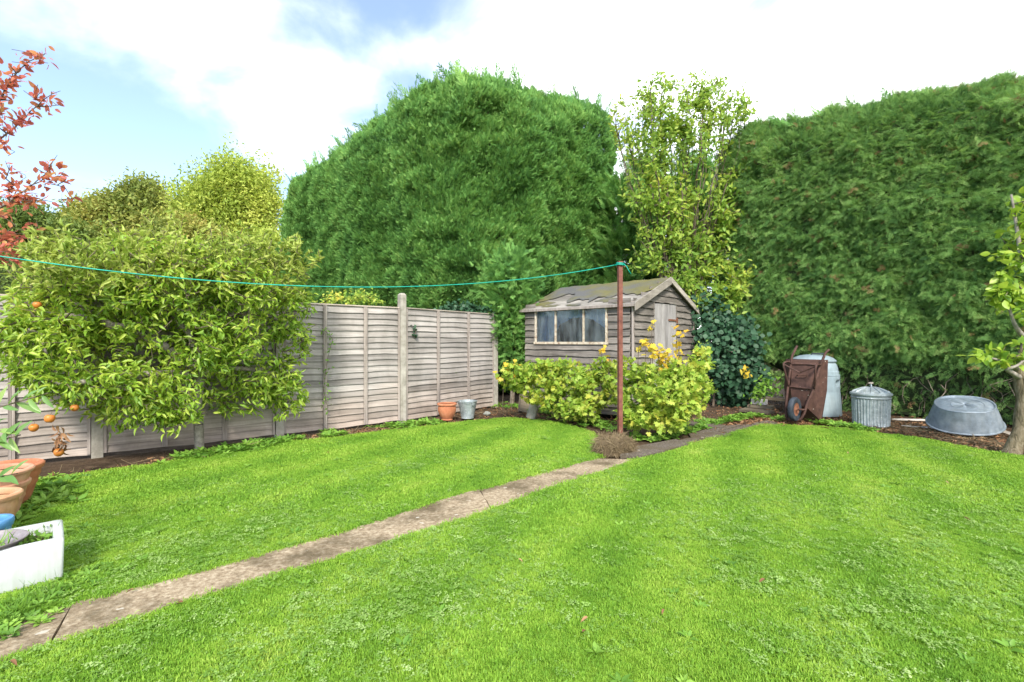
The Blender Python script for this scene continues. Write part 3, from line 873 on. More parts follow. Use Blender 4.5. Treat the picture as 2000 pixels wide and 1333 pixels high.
for k, (yc, uc, ry, ru) in enumerate([(2.1, .78, .30, .10), (1.75, .90, .22, .05), (.55, .80, .26, .09), (.25, .93, .16, .04), (1.2, .93, .20, .045)]):
    r_ = random.Random(k); b = MB(); vs = []; m = 18
    for i in range(m):
        a = 2*math.pi*i/m; q = r_.uniform(.6, 1.15); y = yc + math.cos(a)*ry*q; u = slen*(uc + math.sin(a)*ru*q)
        vs.append((EW/2 - u*math.cos(sl), y, RD + .012 - u*math.sin(sl) + .013 + .002*k))
    b.add(vs + [(v[0]-.001, v[1], v[2]+.004) for v in vs], [tuple(range(m))[::-1], tuple(range(m, 2*m))] + [(i, (i+1) % m, m+(i+1) % m, m+i) for i in range(m)])
    b.build('felt_scrap', M['felt'], roof)
for sg in (-1, 1):
    b = MB(); n = 10; vs = []
    for i in range(n+1):
        u = slen * i / n; x = EW/2 + sg*u*math.cos(sl); z1 = RD + .045 - u*math.sin(sl)
        wd = .135 if sg < 0 else .10
        vs += [(x, -.115, z1), (x, -.115, z1 - wd), (x, -.094, z1 - wd), (x, -.094, z1)]
    fs = []
    for i in range(n):
        a = i*4
        for q in range(4): fs.append((a+q, a+(q+1)%4, a+4+(q+1)%4, a+4+q) if sg > 0 else (a+q, a+4+q, a+4+(q+1)%4, a+(q+1)%4))
    fs += [(0, 3, 2, 1), (n*4, n*4+1, n*4+2, n*4+3)]
    b.add(vs, fs); b.build('bargeboard', M['barge'], roof)
b = MB(); b.box(-.115, -.098, -.09, LW + .07, EV - .075, EV - .03); b.build('eaves_board', M['fence_edge'], roof)

# ------------------------------------------------------------------ hedges
def hull(center, du, dv, a, b_, prof, nu=150, ex=3.0, amp=.22, seed=0.0, fn=None):
    """closed crown surface: prof = list of (scale, z); returns vertex grid"""
    V = []
    for s, z in prof:
        for i in range(nu):
            t = 2*math.pi*i/nu; c, s_ = math.cos(t), math.sin(t)
            u = a * math.copysign(abs(c) ** (2/ex), c); v = b_ * math.copysign(abs(s_) ** (2/ex), s_)
            w = Vector((center[0] + (du[0]*u + dv[0]*v)*s, center[1] + (du[1]*u + dv[1]*v)*s, z))
            out = Vector((w.x - center[0], w.y - center[1], 0)).normalized()
            n1 = noise.noise(w * .55 + Vector((seed, 0, 0))) + .55 * noise.noise(w * 1.3 + Vector((0, seed, 0))) + .45*noise.noise(w * 2.9)
            w += out * n1 * amp + Vector((0, 0, n1 * amp * .3 * (1 if z > 2 else 0)))
            if fn: w = fn(w, u*s, v*s, s, z)
            V.append(w)
    m = len(prof); Fc = []
    for j in range(m-1):
        for i in range(nu):
            a0 = j*nu + i; a1 = j*nu + (i+1) % nu; Fc.append((a0, a1, a1+nu, a0+nu))
    return np.array([tuple(v) for v in V]), np.array(Fc)

def sample(V, Fc, dens, keep=None):
    q = V[Fc]; A1 = .5*np.linalg.norm(np.cross(q[:,1]-q[:,0], q[:,2]-q[:,0]), axis=1); A2 = .5*np.linalg.norm(np.cross(q[:,2]-q[:,0], q[:,3]-q[:,0]), axis=1)
    ar = A1 + A2
    N = np.cross(q[:,2]-q[:,0], q[:,3]-q[:,1]); N /= np.maximum(np.linalg.norm(N, axis=1, keepdims=True), 1e-9)
    if keep is not None: ar = ar * keep(q.mean(axis=1), N)
    cnt = rng.poisson(ar * dens); idx = np.repeat(np.arange(len(Fc)), cnt)
    u = rng.random(len(idx))[:, None]; v = rng.random(len(idx))[:, None]; Q = q[idx]
    P = Q[:,0]*(1-u)*(1-v) + Q[:,1]*u*(1-v) + Q[:,2]*u*v + Q[:,3]*(1-u)*v
    return P, N[idx]

def outward(P, N, c):
    d = P - np.array([c[0], c[1], 0]); d[:, 2] = np.maximum(0, P[:, 2] - 4) 
    return N * np.sign((N * d).sum(1, keepdims=True) + 1e-9)

def facing(P, N):     # sprays only where some nearby viewpoint could see them
    to = np.array([0, 0, H]) - P; to /= np.linalg.norm(to, axis=1, keepdims=True)
    return ((N * to).sum(1) > -.45).astype(float)

def tufts(P, a1=.16, a2=.07):     # foliage grows in tufts: hollows and humps of a hand's breadth
    return np.array([a1 * noise.noise(Vector(p) * 2.6) + a2 * noise.noise(Vector(p) * 6.5) for p in P])[:, None]
SPR = [proto('spray', *spray(10, .36, 34, .16, .022, 0, k), M['hedge_l']) for k in range(3)]
THU = [proto('fan_spray', *spray(8, .36, 36, .45, .0135, 2, 10 + k), M['hedge_r']) for k in range(3)]

dU, dV = (-.722, .692), (.692, .722)      # along the hedge, and across it
corner = np.array([-.62, 10.35])
ctr = corner + np.array(dU) * 6.6 + np.array(dV) * 3.25
prof = [(.93, .0), (.93, .8), (.94, 1.6), (.95, 2.2), (.98, 2.6), (1.0, 3.0)] + [(1.0, 3.0 + .4*i) for i in range(1, 9)]
for i in range(1, 17):
    ph = math.pi/2 * i/16; prof.append((max(.02, math.cos(ph) ** .50), 6.2 + 1.75 * math.sin(ph)))
def lump(w, u, v, s, z):
    lob = (abs(math.sin(u * 1.15 + .5 * math.sin(u * .7) + .4)) - .6) * .38 * s
    if z > 2: w -= Vector((*dV, 0)) * lob * max(0, min(1, -v / 2))
    if z > 3.2: w.z += (.15 * math.exp(-((u + 3.6) / 3.4) ** 2) + (.40 + .55 * max(0, min(1, (v + 1.5) / 3)) + .15 * max(0, v / 3)) / (1 + math.exp((u + .5) / 1.2))) * min(1, (z - 3.2) / 3)
    return w
V, Fc = hull(ctr, dU, dV, 6.75, 3.40, prof, 200, 4.4, .26, 3.1, lump); Fc = Fc[:, ::-1]
hedge = empty('conifer_hedge', (ctr[0], ctr[1], 0))
tag(hedge, 'tall domed bright green conifer hedge rising behind the fence left of the shed', 'hedge')
def place_core(name, V, Fc, parent, shrink, c):  # solid dark hull added inside the foliage to block the sky
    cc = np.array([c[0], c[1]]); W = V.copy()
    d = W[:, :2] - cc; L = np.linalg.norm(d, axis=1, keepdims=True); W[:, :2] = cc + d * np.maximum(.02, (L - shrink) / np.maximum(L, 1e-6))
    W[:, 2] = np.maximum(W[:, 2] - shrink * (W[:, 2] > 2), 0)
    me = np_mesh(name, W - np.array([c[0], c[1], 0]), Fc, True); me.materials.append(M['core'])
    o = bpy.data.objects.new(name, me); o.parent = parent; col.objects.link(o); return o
place_core('sky_block_core', V, Fc, hedge, .42, ctr)
P, N = sample(V, Fc, 2500, facing)
low = P[:, 2] < 2.5
sel = ~low | (rng.random(len(P)) < .8); P, N = P[sel], N[sel]
n = len(P)
P = P + N * (rng.normal(size=(n,1)) * .04 - .08 + tufts(P, .22, .10))
wind = np.stack([np.sin(P[:,0]*.9 + P[:,2]*.5), np.cos(P[:,2]*.8), np.zeros(n)], 1) * .25
D = N * .55 + np.array([.05, 0, .75]) + wind + rng.normal(size=(n,3)) * .42
Nn = rand_unit(n) + N * .6
S = rng.uniform(.07, .175, n)
o = scatter('foliage', P - np.array([ctr[0], ctr[1], 0]), frames(D, Nn), S, SPR, hedge)
# leading shoots along the crest
cr = P[(P[:, 2] > 6.6) & (N[:, 2] > .15)]; cr = cr[rng.choice(len(cr), min(800, len(cr)), replace=False)]; n = len(cr)
D = np.array([-.25, 0, .8]) + rng.normal(size=(n,3)) * .35
scatter('leading_shoots', cr - np.array([ctr[0], ctr[1], 0]) + np.array([0,0,.08]), frames(D, rand_unit(n)), rng.uniform(.18, .62, n), SPR, hedge)

# right hedge
rU = np.array([.65, -.76]); rV = np.array([.76, .65])
q0 = np.array([4.75, 10.35]); ctr2 = q0 + rU * 5.2 + rV * 1.35
prof2 = [(.70, 0), (.72, .3), (.80, .6), (.90, .9), (.97, 1.3)] + [(1.0, 1.7 + .35*i) for i in range(0, 9)]
for i in range(1, 12):
    ph = math.pi/2 * i/11; prof2.append((max(.02, math.cos(ph) ** .5), 4.7 + 1.3*math.sin(ph)))
def slope2(w, u, v, s, z):
    if z > 2.5: w.z -= ((max(-5.6, min(0, u)) + 4.0) * .17 - .28 * max(0, min(1, -u - 4.0))) * min(1, (z - 2.5) / 2)
    return w
V, Fc = hull(ctr2, rU, rV, 5.6, 1.45, prof2, 200, 7.0, .28, 8.7, slope2)
hedge2 = empty('conifer_hedge', (ctr2[0], ctr2[1], 0))
tag(hedge2, 'tall dense dark green clipped hedge behind the dustbin and tin bath', 'hedge')
place_core('sky_block_core', V, Fc, hedge2, .30, ctr2)
P, N = sample(V, Fc, 2100, facing)
sel = (P[:,2] > .95) | (rng.random(len(P)) < .16); P, N = P[sel], N[sel]; n = len(P)
P = P + N * (rng.normal(size=(n,1)) * .04 - .05 + tufts(P, .16, .10))
side = np.cross(N, np.array([0, 0, 1.])); 
D = N * .75 + side * rng.normal(size=(n,1)) * .7 + np.array([0, 0, -.25]) + np.array([0, 0, 1.]) * rng.normal(size=(n,1)) * .45
top = P[:, 2] > 5.0; D[top] += np.array([0, 0, .7])
Nn = N * .6 + rand_unit(n) * .7 + np.array([0, 0, .35])
scatter('foliage', P - np.array([ctr2[0], ctr2[1], 0]), frames(D, Nn), rng.uniform(.07, .19, n), THU, hedge2)
dk = rng.random(n) < .008; DTH = [proto('dead_spray', *spray(6, .46, 40, .40, .019, 2, 30), M['dead_leaf'])]
scatter('dead_sprays', P[dk] + N[dk]*.03 - np.array([ctr2[0], ctr2[1], 0]), frames(D[dk], Nn[dk]), rng.uniform(.10, .2, dk.sum()), DTH, hedge2)
cr = P[(P[:, 2] > 5.6)]; cr = cr[rng.choice(len(cr), min(200, len(cr)), replace=False)]; n = len(cr)
scatter('leading_shoots', cr - np.array([ctr2[0], ctr2[1], 0]) + np.array([0,0,.05]), frames(np.array([-.5, .1, .45]) + rng.normal(size=(n,3)) * .35, rand_unit(n)), rng.uniform(.2, .42, n), SPR, hedge2)
# bare twigs under the hedge's skirt
P0 = []; P1 = []
for i in range(170):
    u = rng.uniform(-3.5, 4.5); base = ctr2 + rU*u - rV*rng.uniform(.7, 1.15)
    p = np.array([base[0], base[1], rng.uniform(0, .25)])
    for k in range(4):
        q = p + np.array([rng.normal()*.10, rng.normal()*.10, rng.uniform(.08, .2)]); P0.append(p); P1.append(q); p = q
tube_segments('bare_twigs', np.array(P0) - np.array([ctr2[0], ctr2[1], 0]), np.array(P1) - np.array([ctr2[0], ctr2[1], 0]), np.full(len(P0), .007), np.full(len(P0), .005), M['bark'], hedge2, 4, 'stuff')

# conifers standing in the gap behind the shed: open crowns, sky shows through
def open_conifer(x, y, h, r, nspr, label, z0=1.6):
    t = empty('conifer_tree', (x, y, 0)); tag(t, label, 'tree', 'dark conifers in the gap behind the shed')
    b = MB(); b.tube([(0, 0, 0), (.05, .02, h*.4), (-.03, 0, h*.8), (0, 0, h)], [.12, .10, .06, .02], 8); b.build('trunk', M['twig'], t, smooth=True)
    P0, P1, PP, DD = [], [], [], []
    for k in range(70):
        z = rng.uniform(.8, h*.97); a = rng.uniform(0, 2*math.pi); L = r * (1 - .55*z/h) * rng.uniform(.7, 1.15)
        p = np.array([0, 0, z]); q = p + np.array([math.cos(a)*L, math.sin(a)*L, L*rng.uniform(.15, .5)]); P0.append(p); P1.append(q)
        m = int(nspr / 70)
        f = rng.uniform(.3, 1.05, m)[:, None]; PP.append(p + (q - p)*f + rng.normal(size=(m, 3)) * .16); DD.append(np.tile((q - p)/L, (m, 1)) + rng.normal(size=(m,3))*.5)
    tube_segments('limbs', P0, P1, np.full(70, .022), np.full(70, .006), M['bark'], t, 5, 'stuff')
    PP = np.concatenate(PP); DD = np.concatenate(DD); n = len(PP); ok = PP[:, 2] > z0; PP, DD = PP[ok], DD[ok]; n = len(PP)
    scatter('foliage', PP, frames(DD + np.array([0, 0, .3]), rand_unit(n)), rng.uniform(.22, .42, n), SPR, t)
open_conifer(3.75, 14.2, 6.6, 1.3, 4200, 'dark open conifer behind the shed roof next to the domed hedge', 2.0)
open_conifer(4.7, 13.3, 6.2, 1.6, 4200, 'dark open conifer behind the yellow green shrub, middle of the gap', 2.3)
open_conifer(5.5, 12.4, 5.9, 1.4, 3600, 'dark open conifer against the left end of the clipped hedge', 2.0)

open_conifer(3.05, 13.3, 5.9, 1.1, 4200, 'dark open conifer filling the gap right beside the domed hedge', 2.0)
# conifer growth spilling down beside the last fence post
sx, sy = .0, 9.80
csh = empty('conifer_shrub', (sx, sy, 0)); tag(csh, 'narrow green conifer growth between the last fence post and the shed', 'shrub')
prof3 = [(.30, .75), (.7, 1.0), (.85, 1.4), (.95, 1.8), (1.0, 2.15), (1.1, 2.4), (1.2, 2.6), (1.1, 2.8), (.7, 2.92), (.05, 2.97)]
V, Fc = hull((sx, sy), (1, 0), (0, 1), .30, .30, prof3, 40, 2.2, .30, 5.0)
place_core('sky_block_core', V, Fc, csh, .12, (sx, sy))
b = MB(); b.tube([(0, 0, 0), (.03, 0, .6), (0, 0, 1.2)], [.05, .045, .03], 7); b.build('stem', M['bark'], csh)
P, N = sample(V, Fc, 1000); n = len(P); P = P + rng.normal(size=(n, 3)) * np.where(P[:, 2:3] > 2.2, .16, .06)
D = N * .7 + np.array([0, 0, .2]) + rng.normal(size=(n,3)) * .45
scatter('foliage', P - np.array([sx, sy, 0]), frames(D, rand_unit(n) + N*.5), rng.uniform(.12, .26, n), SPR, csh)

# ------------------------------------------------------------------ far trees on the left
CL = []
for k in range(3):
    r_ = np.random.default_rng(k); vs, fs = [], []
    for i in range(26):
        c = r_.normal(size=3) * .42; d = r_.normal(size=3); d /= np.linalg.norm(d); nn = r_.normal(size=3)
        fr = frames(d[None], nn[None])[0]; w = LEAF3[0] * .26 @ fr.T + c; fs.append(LEAF3[1] + len(vs) * len(LEAF3[0])); vs.append(w)
    CL.append((np.concatenate(vs), np.concatenate(fs)))
def far_tree(name, x, y, h, blobs, mat, label, nclump, cs=.55, bark='bark_grey', trunk_r=.3, group=None, spread=.12):
    t = empty(name, (x, y, 0)); tag(t, label, 'tree', group)
    ps = [proto('clump', v, f, M[mat]) for v, f in CL]
    tg = np.concatenate([ell_points(int(14 * b[3]), b[0], b[1]) for b in [(*q, 1)[:4] if len(q) > 3 else (q[0], q[1], 0, 1) for q in blobs]])
    sk = [np.array([[0, 0, 0], [.1, 0, h*.25], [0, .1, h*.5]])]
    nodes, par, tips, _ = colonise(sk, tg, .7, .08)
    limbs(t, nodes, par, limb_radii(par, .02), trunk_r, M[bark], M[bark], .05)
    n = nclump; k = rng.integers(0, len(tips), n); P = nodes[tips[k]] + rng.normal(size=(n, 3)) * spread * h * .35
    scatter('foliage', P, frames(rand_unit(n), rand_unit(n)), cs * rng.uniform(.6, 1.3, n), ps, t)
def px_tree(name, px, Y, tops, mat, label, nclump, **kw):
    """tops: list of (px, py, rx_px, rz_px) crown masses"""
    x = (px - CX) * Y / F; bl = []; hh = 0
    for (bx, by, rx, rz) in tops:
        c = A(bx, by, Y); s = Y / F; hh = max(hh, c.z + rz*s)
        for k in range(7):
            q = rand_unit(1)[0] * rng.uniform(.35, .8); bl.append(((c.x - x + q[0]*rx*s, q[1]*rx*s*.6, c.z + q[2]*rz*s), (rx*s*.36, rx*s*.36, rz*s*.32)))
    far_tree(name, x, Y, hh * .8, bl, mat, label, nclump, **kw)
px_tree('oak_tree', 290, 34, [(200, 425, 50, 42), (280, 405, 50, 42), (335, 430, 45, 60), (180, 470, 60, 40), (260, 470, 80, 50)], 'far_a', 'distant bronze green bushy tree rising behind the apple tree', 3600, cs=.95, spread=.10)
px_tree('birch_tree', 450, 30, [(455, 360, 55, 45), (420, 400, 55, 50), (490, 395, 40, 50), (440, 460, 60, 60), (500, 480, 30, 50)], 'far_b', 'tall airy yellow green tree just left of the domed hedge', 2500, cs=.8, spread=.17)
px_tree('ash_tree', 60, 30, [(60, 450, 70, 40), (120, 470, 50, 30), (10, 440, 50, 40), (-60, 440, 70, 50)], 'far_c', 'low green tree behind the orange leaves at the left edge', 2600, cs=.85, spread=.07)
px_tree('thorn_tree', 395, 26, [(395, 470, 50, 50), (345, 480, 50, 40)], 'far_a', 'small rusty tree between the bronze tree and the yellow green tree', 900, cs=.7, spread=.08)
px_tree('willow_tree', 515, 24, [(520, 500, 30, 55), (500, 545, 50, 40)], 'far_b', 'thin pale green tree low beside the left end of the domed hedge', 700, cs=.6, spread=.07)
# hedge mass that closes the horizon beyond the neighbour's garden
ctr4 = (-16, 22); V, Fc = hull(ctr4, (1, 0), (0, 1), 13, 1.8, [(.95, 0), (1, 1), (1, 3.2), (.95, 4.4), (.7, 5.3), (.05, 5.6)], 120, 4, .35, 2.2)
fh = empty('distant_hedge', (*ctr4, 0)); tag(fh, 'low green field hedge closing the view beyond the fence', 'hedge')
place_core('sky_block_core', V, Fc, fh, .3, ctr4)
P, N = sample(V, Fc, 35, facing); n = len(P)
scatter('foliage', P - np.array([*ctr4, 0]), frames(rand_unit(n), rand_unit(n)), rng.uniform(.25, .5, n), [proto('clump', v, f, M['far_c']) for v, f in CL], fh)

# ------------------------------------------------------------------ apple tree trained in front of the fence
at_ = empty('apple_tree', tuple(G(390, 878))); tag(at_, 'broad leafy apple tree spreading along the fence on a thin grey trunk', 'tree')
o0 = np.array(at_.location)
def L_(px, py, Y): return np.array(A(px, py, Y))
tr = [L_(390, 878, 5.73), L_(388, 830, 5.73), L_(386, 780, 5.74), L_(392, 730, 5.72), L_(398, 690, 5.7)]
sk = [np.array(tr),
      np.array([tr[3], L_(330, 680, 5.5), L_(250, 640, 5.3), L_(160, 620, 5.05), L_(80, 610, 4.85)]),
      np.array([tr[4], L_(340, 610, 5.5), L_(270, 540, 5.3), L_(220, 490, 5.2)]),
      np.array([tr[4], L_(420, 600, 5.75), L_(440, 530, 5.8), L_(450, 480, 5.9)]),
      np.array([tr[4], L_(470, 650, 5.95), L_(540, 620, 6.1), L_(600, 600, 6.35)]),
      np.array([tr[3], L_(300, 730, 5.3), L_(220, 740, 5.0), L_(140, 750, 4.75)]),
      np.array([tr[3], L_(450, 720, 5.9), L_(520, 720, 6.1), L_(585, 700, 6.3)])]
tg = []
for (px, py, Y, rx, rz, ry, n) in [
    (300, 500, 5.5, 150, 45, .45, 150), (330, 560, 5.45, 220, 75, .50, 340), (460, 770, 5.95, 70, 40, .22, 60), (550, 755, 6.2, 45, 60, .2, 45), (250, 800, 5.15, 80, 35, .22, 70), (340, 810, 5.35, 60, 30, .2, 40), (100, 710, 4.75, 70, 60, .25, 70), (180, 590, 5.15, 150, 80, .42, 230), (480, 600, 5.95, 125, 90, .42, 250), (330, 660, 5.45, 200, 70, .42, 240), (400, 690, 5.55, 70, 50, .25, 60),
    (90, 640, 4.9, 100, 60, .3, 110), (575, 620, 6.2, 50, 85, .28, 80), (200, 745, 5.0, 110, 45, .26, 100), (310, 770, 5.3, 90, 45, .24, 80),
    (500, 735, 6.0, 85, 45, .24, 90), (570, 770, 6.25, 35, 40, .15, 30), (40, 660, 4.75, 60, 50, .25, 60), (60, 720, 4.7, 50, 30, .2, 25), (115, 770, 4.65, 45, 40, .15, 22)]:
    c = L_(px, py, Y); s = Y/F; tg.append(ell_points(n, c, (rx*s, ry, rz*s), .25))
tg = np.concatenate(tg)
low_tg = tg
nodes, par, tips, _ = colonise(sk, low_tg, .13, .014, .3)
P, Rm, S = tip_leaves(nodes, par, tips, 8, .085, .35, 2, .55, .035)
leaves(at_, *LEAF_CURL, P, Rm, S, M['apple_leaf'], 300)
ntop = []
for i in range(230):
    px = rng.uniform(60, 620); py0 = 520 + rng.uniform(-30, 60); Y = 5.3 + (px - 300) * .0022 + rng.uniform(-.35, .45)
    hgt = rng.uniform(15, 85) * max(.15, 1 - abs(px - 320) / 400); base = L_(px, py0, Y); top_ = L_(px + rng.normal()*34, py0 - hgt - 10, Y + rng.uniform(-.1, .1))
    ntop.append((base, top_))
SP0 = []; SP1 = []; PP = []; DD = []
for a, c in ntop:
    m = 5; pr = a
    for k in range(1, m+1):
        q = a + (c - a) * k/m + rng.normal(size=3) * .028; SP0.append(pr); SP1.append(q)
        for _ in range(5):
            PP.append(pr + (q - pr) * rng.random()); dd = rand_unit(1)[0] * .9 + (c - a) / np.linalg.norm(c - a) * .7; DD.append(dd)
        pr = q
tube_segments('water_shoots', np.array(SP0) - o0, np.array(SP1) - o0, np.full(len(SP0), .0042), np.full(len(SP0), .003), M['twig'], at_, 4, 'stuff')
PP = np.array(PP); DD = np.array(DD); n = len(PP)
leaves(at_, *LEAF_CURL, PP, frames(DD, rand_unit(n) * .7 + np.array([0, 0, .5])), .085 * rng.uniform(.6, 1.15, n), M['apple_leaf_top'], 0, 'shoot_leaf')
limbs(at_, nodes - o0, par, limb_radii(par, .0035, 2.0), .052, M['bark_grey'], M['twig'], .012)
def apple_fruit(px, py, Y, r, label, parent=None):
    b = MB(); prof = [(.02, -.80), (.45, -.92), (.8, -.6), (1.0, -.05), (.93, .5), (.6, .85), (.22, .80), (.04, .62)]
    b.lathe([(r*a, r*z) for a, z in prof], 18, cap1=True)
    p = np.array(A(px, py, Y))
    f = b.build('apple', M['apple'], None, p, (random.uniform(-.3, .3), random.uniform(-.3, .3), 0), True)
    b = MB(); b.tube([(0, 0, r*.6), (.003, 0, r*1.1), (.006, .002, r*1.6)], .0018, 5); b.build('stalk', M['twig'], f)
    b = MB(); tag(f, label, 'apple', 'apples hanging in the apple tree'); return f
apple_fruit(97, 818, 4.55, .042, 'round orange red apple hanging low at the left, highest of the low three')
apple_fruit(66, 836, 4.55, .038, 'orange apple half behind a leaf, leftmost of the low three')
apple_fruit(115, 884, 4.60, .040, 'yellow apple hanging lowest among withered brown leaves')
apple_fruit(146, 797, 4.75, .036, 'orange apple tucked among leaves right of the red apple')
apple_fruit(73, 596, 4.75, .036, 'orange apple high at the left edge of the tree against the fence')
# withered truss over the lowest apple
n = 34; P = np.array([A(115 + rng.normal()*7, 858 + rng.normal()*12, 4.6 + rng.normal()*.03) for _ in range(n)])
D = rng.normal(size=(n,3)) * .4 + np.array([0, 0, -1])
joined('withered_leaves', *LEAF_CURL, P - o0, frames(D, rand_unit(n)), rng.uniform(.05, .09, n), M['dead_leaf'], at_)['kind'] = 'stuff'

# ------------------------------------------------------------------ red leaved tree at the left edge
rt = empty('cherry_tree', (-7.6, 6.6, 0)); tag(rt, 'red and orange leaved tree reaching in from the left edge', 'tree'); r0 = np.array(rt.location)
Yr = 6.3
def rl(px, py, dy=0): return L_(px, py, Yr + dy)
sk = [np.array([r0, r0 + [.1, 0, 1.2], r0 + [.25, -.1, 2.2]]),
      np.array([r0 + [.25, -.1, 2.2], rl(-60, 300), rl(-10, 210), rl(20, 160), rl(45, 130), rl(88, 105)]),
      np.array([rl(-60, 300), rl(0, 272), rl(50, 230), rl(85, 195), rl(118, 178)]),
      np.array([r0 + [.25, -.1, 2.2], rl(-50, 430), rl(0, 405), rl(50, 372), rl(90, 345), rl(128, 352)]),
      np.array([rl(50, 372), rl(90, 340), rl(112, 303)]),
      np.array([r0 + [.1, 0, 1.2], rl(-80, 520), rl(-10, 480), rl(30, 440)])]
tg = []
for (px, py, rx, rz, n) in [(10, 150, 30, 30, 22), (55, 118, 38, 10, 14), (85, 190, 28, 22, 14), (30, 235, 40, 18, 18), (-20, 220, 50, 120, 70), (10, 330, 28, 40, 18),
                            (95, 335, 26, 24, 14), (40, 385, 60, 18, 30), (20, 440, 40, 40, 30), (10, 490, 40, 30, 22), (-80, 300, 60, 120, 60), (112, 375, 18, 16, 8)]:
    c = rl(px, py); s = Yr/F; tg.append(ell_points(n, c, (rx*s, .25, rz*s)))
tg = np.concatenate(tg)
nodes, par, tips, _ = colonise(sk, tg, .11, .008)
limbs(rt, nodes - r0, par, limb_radii(par, .0035, 2.2), .07, M['bark_grey'], M['twig'], .014)
P, Rm, S = tip_leaves(nodes, par, tips, 3, .10, .15, 3, .5, .04)
leaves(rt, *leaf_shape(.52, .15, .2, 4), P, Rm, S, M['red_leaf'], 260)

# ------------------------------------------------------------------ tall shrub between the two hedges
sh = empty('deciduous_shrub', (4.1, 10.6, 0)); tag(sh, 'tall airy yellow green shrub of upright stems growing behind the shed', 'shrub'); s0 = np.array(sh.location)
Ys = 10.4
sk = []
basep = s0.copy()
sk.append(np.array([basep, basep + [0, 0, 1.0], basep + [-.1, 0, 1.8]]))
SP = []
for i in range(46):
    px = rng.uniform(1212, 1440); t_ = (px - 1330) / 115
    top_y = 165 + 60 * t_ * t_ + rng.uniform(-25, 40); tilt = (px - 1330) * .22
    sk.append(np.array([basep + [rng.normal()*.1, rng.normal()*.1, 1.2 + rng.random()*.6], L_(1325 + (px-1325)*.45, 520, Ys), L_(1325 + (px-1325)*.85, 380, Ys + rng.normal()*.25), L_(px + tilt*.5, 290, Ys + rng.normal()*.3), L_(px + tilt, top_y, Ys + rng.normal()*.35)]))
tg = []
for (px, py, rx, rz, ry, n) in [(1260, 235, 65, 60, .4, 95), (1330, 215, 80, 55, .4, 120), (1410, 215, 55, 55, .4, 75), (1310, 285, 100, 40, .4, 100), (1455, 205, 35, 30, .2, 12),
    (1290, 400, 85, 70, .45, 95), (1370, 430, 90, 90, .45, 100), (1320, 500, 90, 60, .45, 80), (1440, 365, 35, 45, .25, 22), (1400, 530, 70, 70, .4, 60), (1340, 580, 50, 40, .3, 30), (1405, 600, 45, 30, .25, 26), (1255, 340, 50, 60, .3, 30), (1470, 470, 20, 60, .2, 18), (1465, 350, 28, 45, .2, 22), (1440, 450, 45, 70, .25, 45), (1435, 560, 35, 40, .2, 26), (1350, 165, 110, 22, .35, 40)]:
    c = L_(px, py, Ys - (.5 if py > 500 else .15)); s = Ys/F; tg.append(ell_points(n, c, (rx*s, ry, rz*s)))
tg = np.concatenate(tg)
nodes, par, tips, _ = colonise(sk, tg, .22, .018)
limbs(sh, nodes - s0, par, limb_radii(par, .0045, 2.4), .04, M['twig'], M['twig'], .02)
P, Rm, S = tip_leaves(nodes, par, tips, 12, .13, .35, 3, .6, .06)
keep = rng.random(len(P)) < np.clip(1.0 - (P[:, 2] - 6.0) * .10, .8, 1); P, Rm, S = P[keep], Rm[keep], S[keep]
S = S * np.clip(1.1 - (P[:, 2] - 3) * .08, .72, 1)
leaves(sh, *LEAF, P, Rm, S, M['shrub_leaf'], 300)

# ------------------------------------------------------------------ currant bushes in front of the shed
def bush(px, py, label, blobs, nsk, per=7, ls=.10, gold=None, Yoff=0):
    g = G(px, py); t = empty('currant_bush', g); tag(t, label, 'bush'); g = np.array(g)
    sk = [np.array([g, g + [0, 0, .08]])]; tg = []
    for (bx, by, dY, rx, rz, ry, n) in blobs:
        c = L_(bx, by, g[1] + dY); s = (g[1] + dY) / F; tg.append(ell_points(n, c, (rx*s, ry, rz*s), .15))
    for i in range(nsk):
        q = g + np.array([rng.normal()*.12, rng.normal()*.08, 0]); c = tg[i % len(tg)][0]
        sk.append(np.array([g + [0, 0, .02], q + (c - q)*.3 + [0, 0, .1], q + (c - q) * .75]))
    tg = np.concatenate(tg); tg = tg[tg[:, 2] > .06]
    nodes, par, tips, _ = colonise(sk, tg, .09, .010)
    limbs(t, nodes - g, par, limb_radii(par, .003, 2.3), .014, M['twig'], M['twig'], .02, 'stems')
    P, Rm, S = tip_leaves(nodes, par, tips, per, ls, .15, 2, .75, .03); ok = P[:, 2] > .03; P, Rm, S = P[ok], Rm[ok], S[ok]
    # leaf blades face up and outwards
    leaves(t, *PALM, P, Rm, S, M['currant'], 300)
    if gold:
        PP = []
        for (bx, by, n, r_) in gold:
            c = L_(bx, by, g[1] + .1); PP.append(c + rng.normal(size=(n, 3)) * r_)
        PP = np.concatenate(PP); n = len(PP); P0, P1 = [], []
        for (bx, by, m, r_) in gold:
            a = L_(bx - 4, min(by + 90, 800), g[1] + .1); c = L_(bx, by - 6, g[1] + .1)
            for k in range(4): P0.append(a + (c-a)*k/4); P1.append(a + (c-a)*(k+1)/4)
        tube_segments('upright_stems', np.array(P0) - g, np.array(P1) - g, np.full(len(P0), .005), np.full(len(P0), .004), M['twig'], t, 4, 'stuff')
        leaves(t, *PALM, PP, frames(rand_unit(n) + np.array([0, -.3, -.2]), rand_unit(n)*.6 + np.array([0, -.4, .7])), .105 * rng.uniform(.7, 1.1, n), M['currant_gold'], 60, 'golden_leaf')
    return t
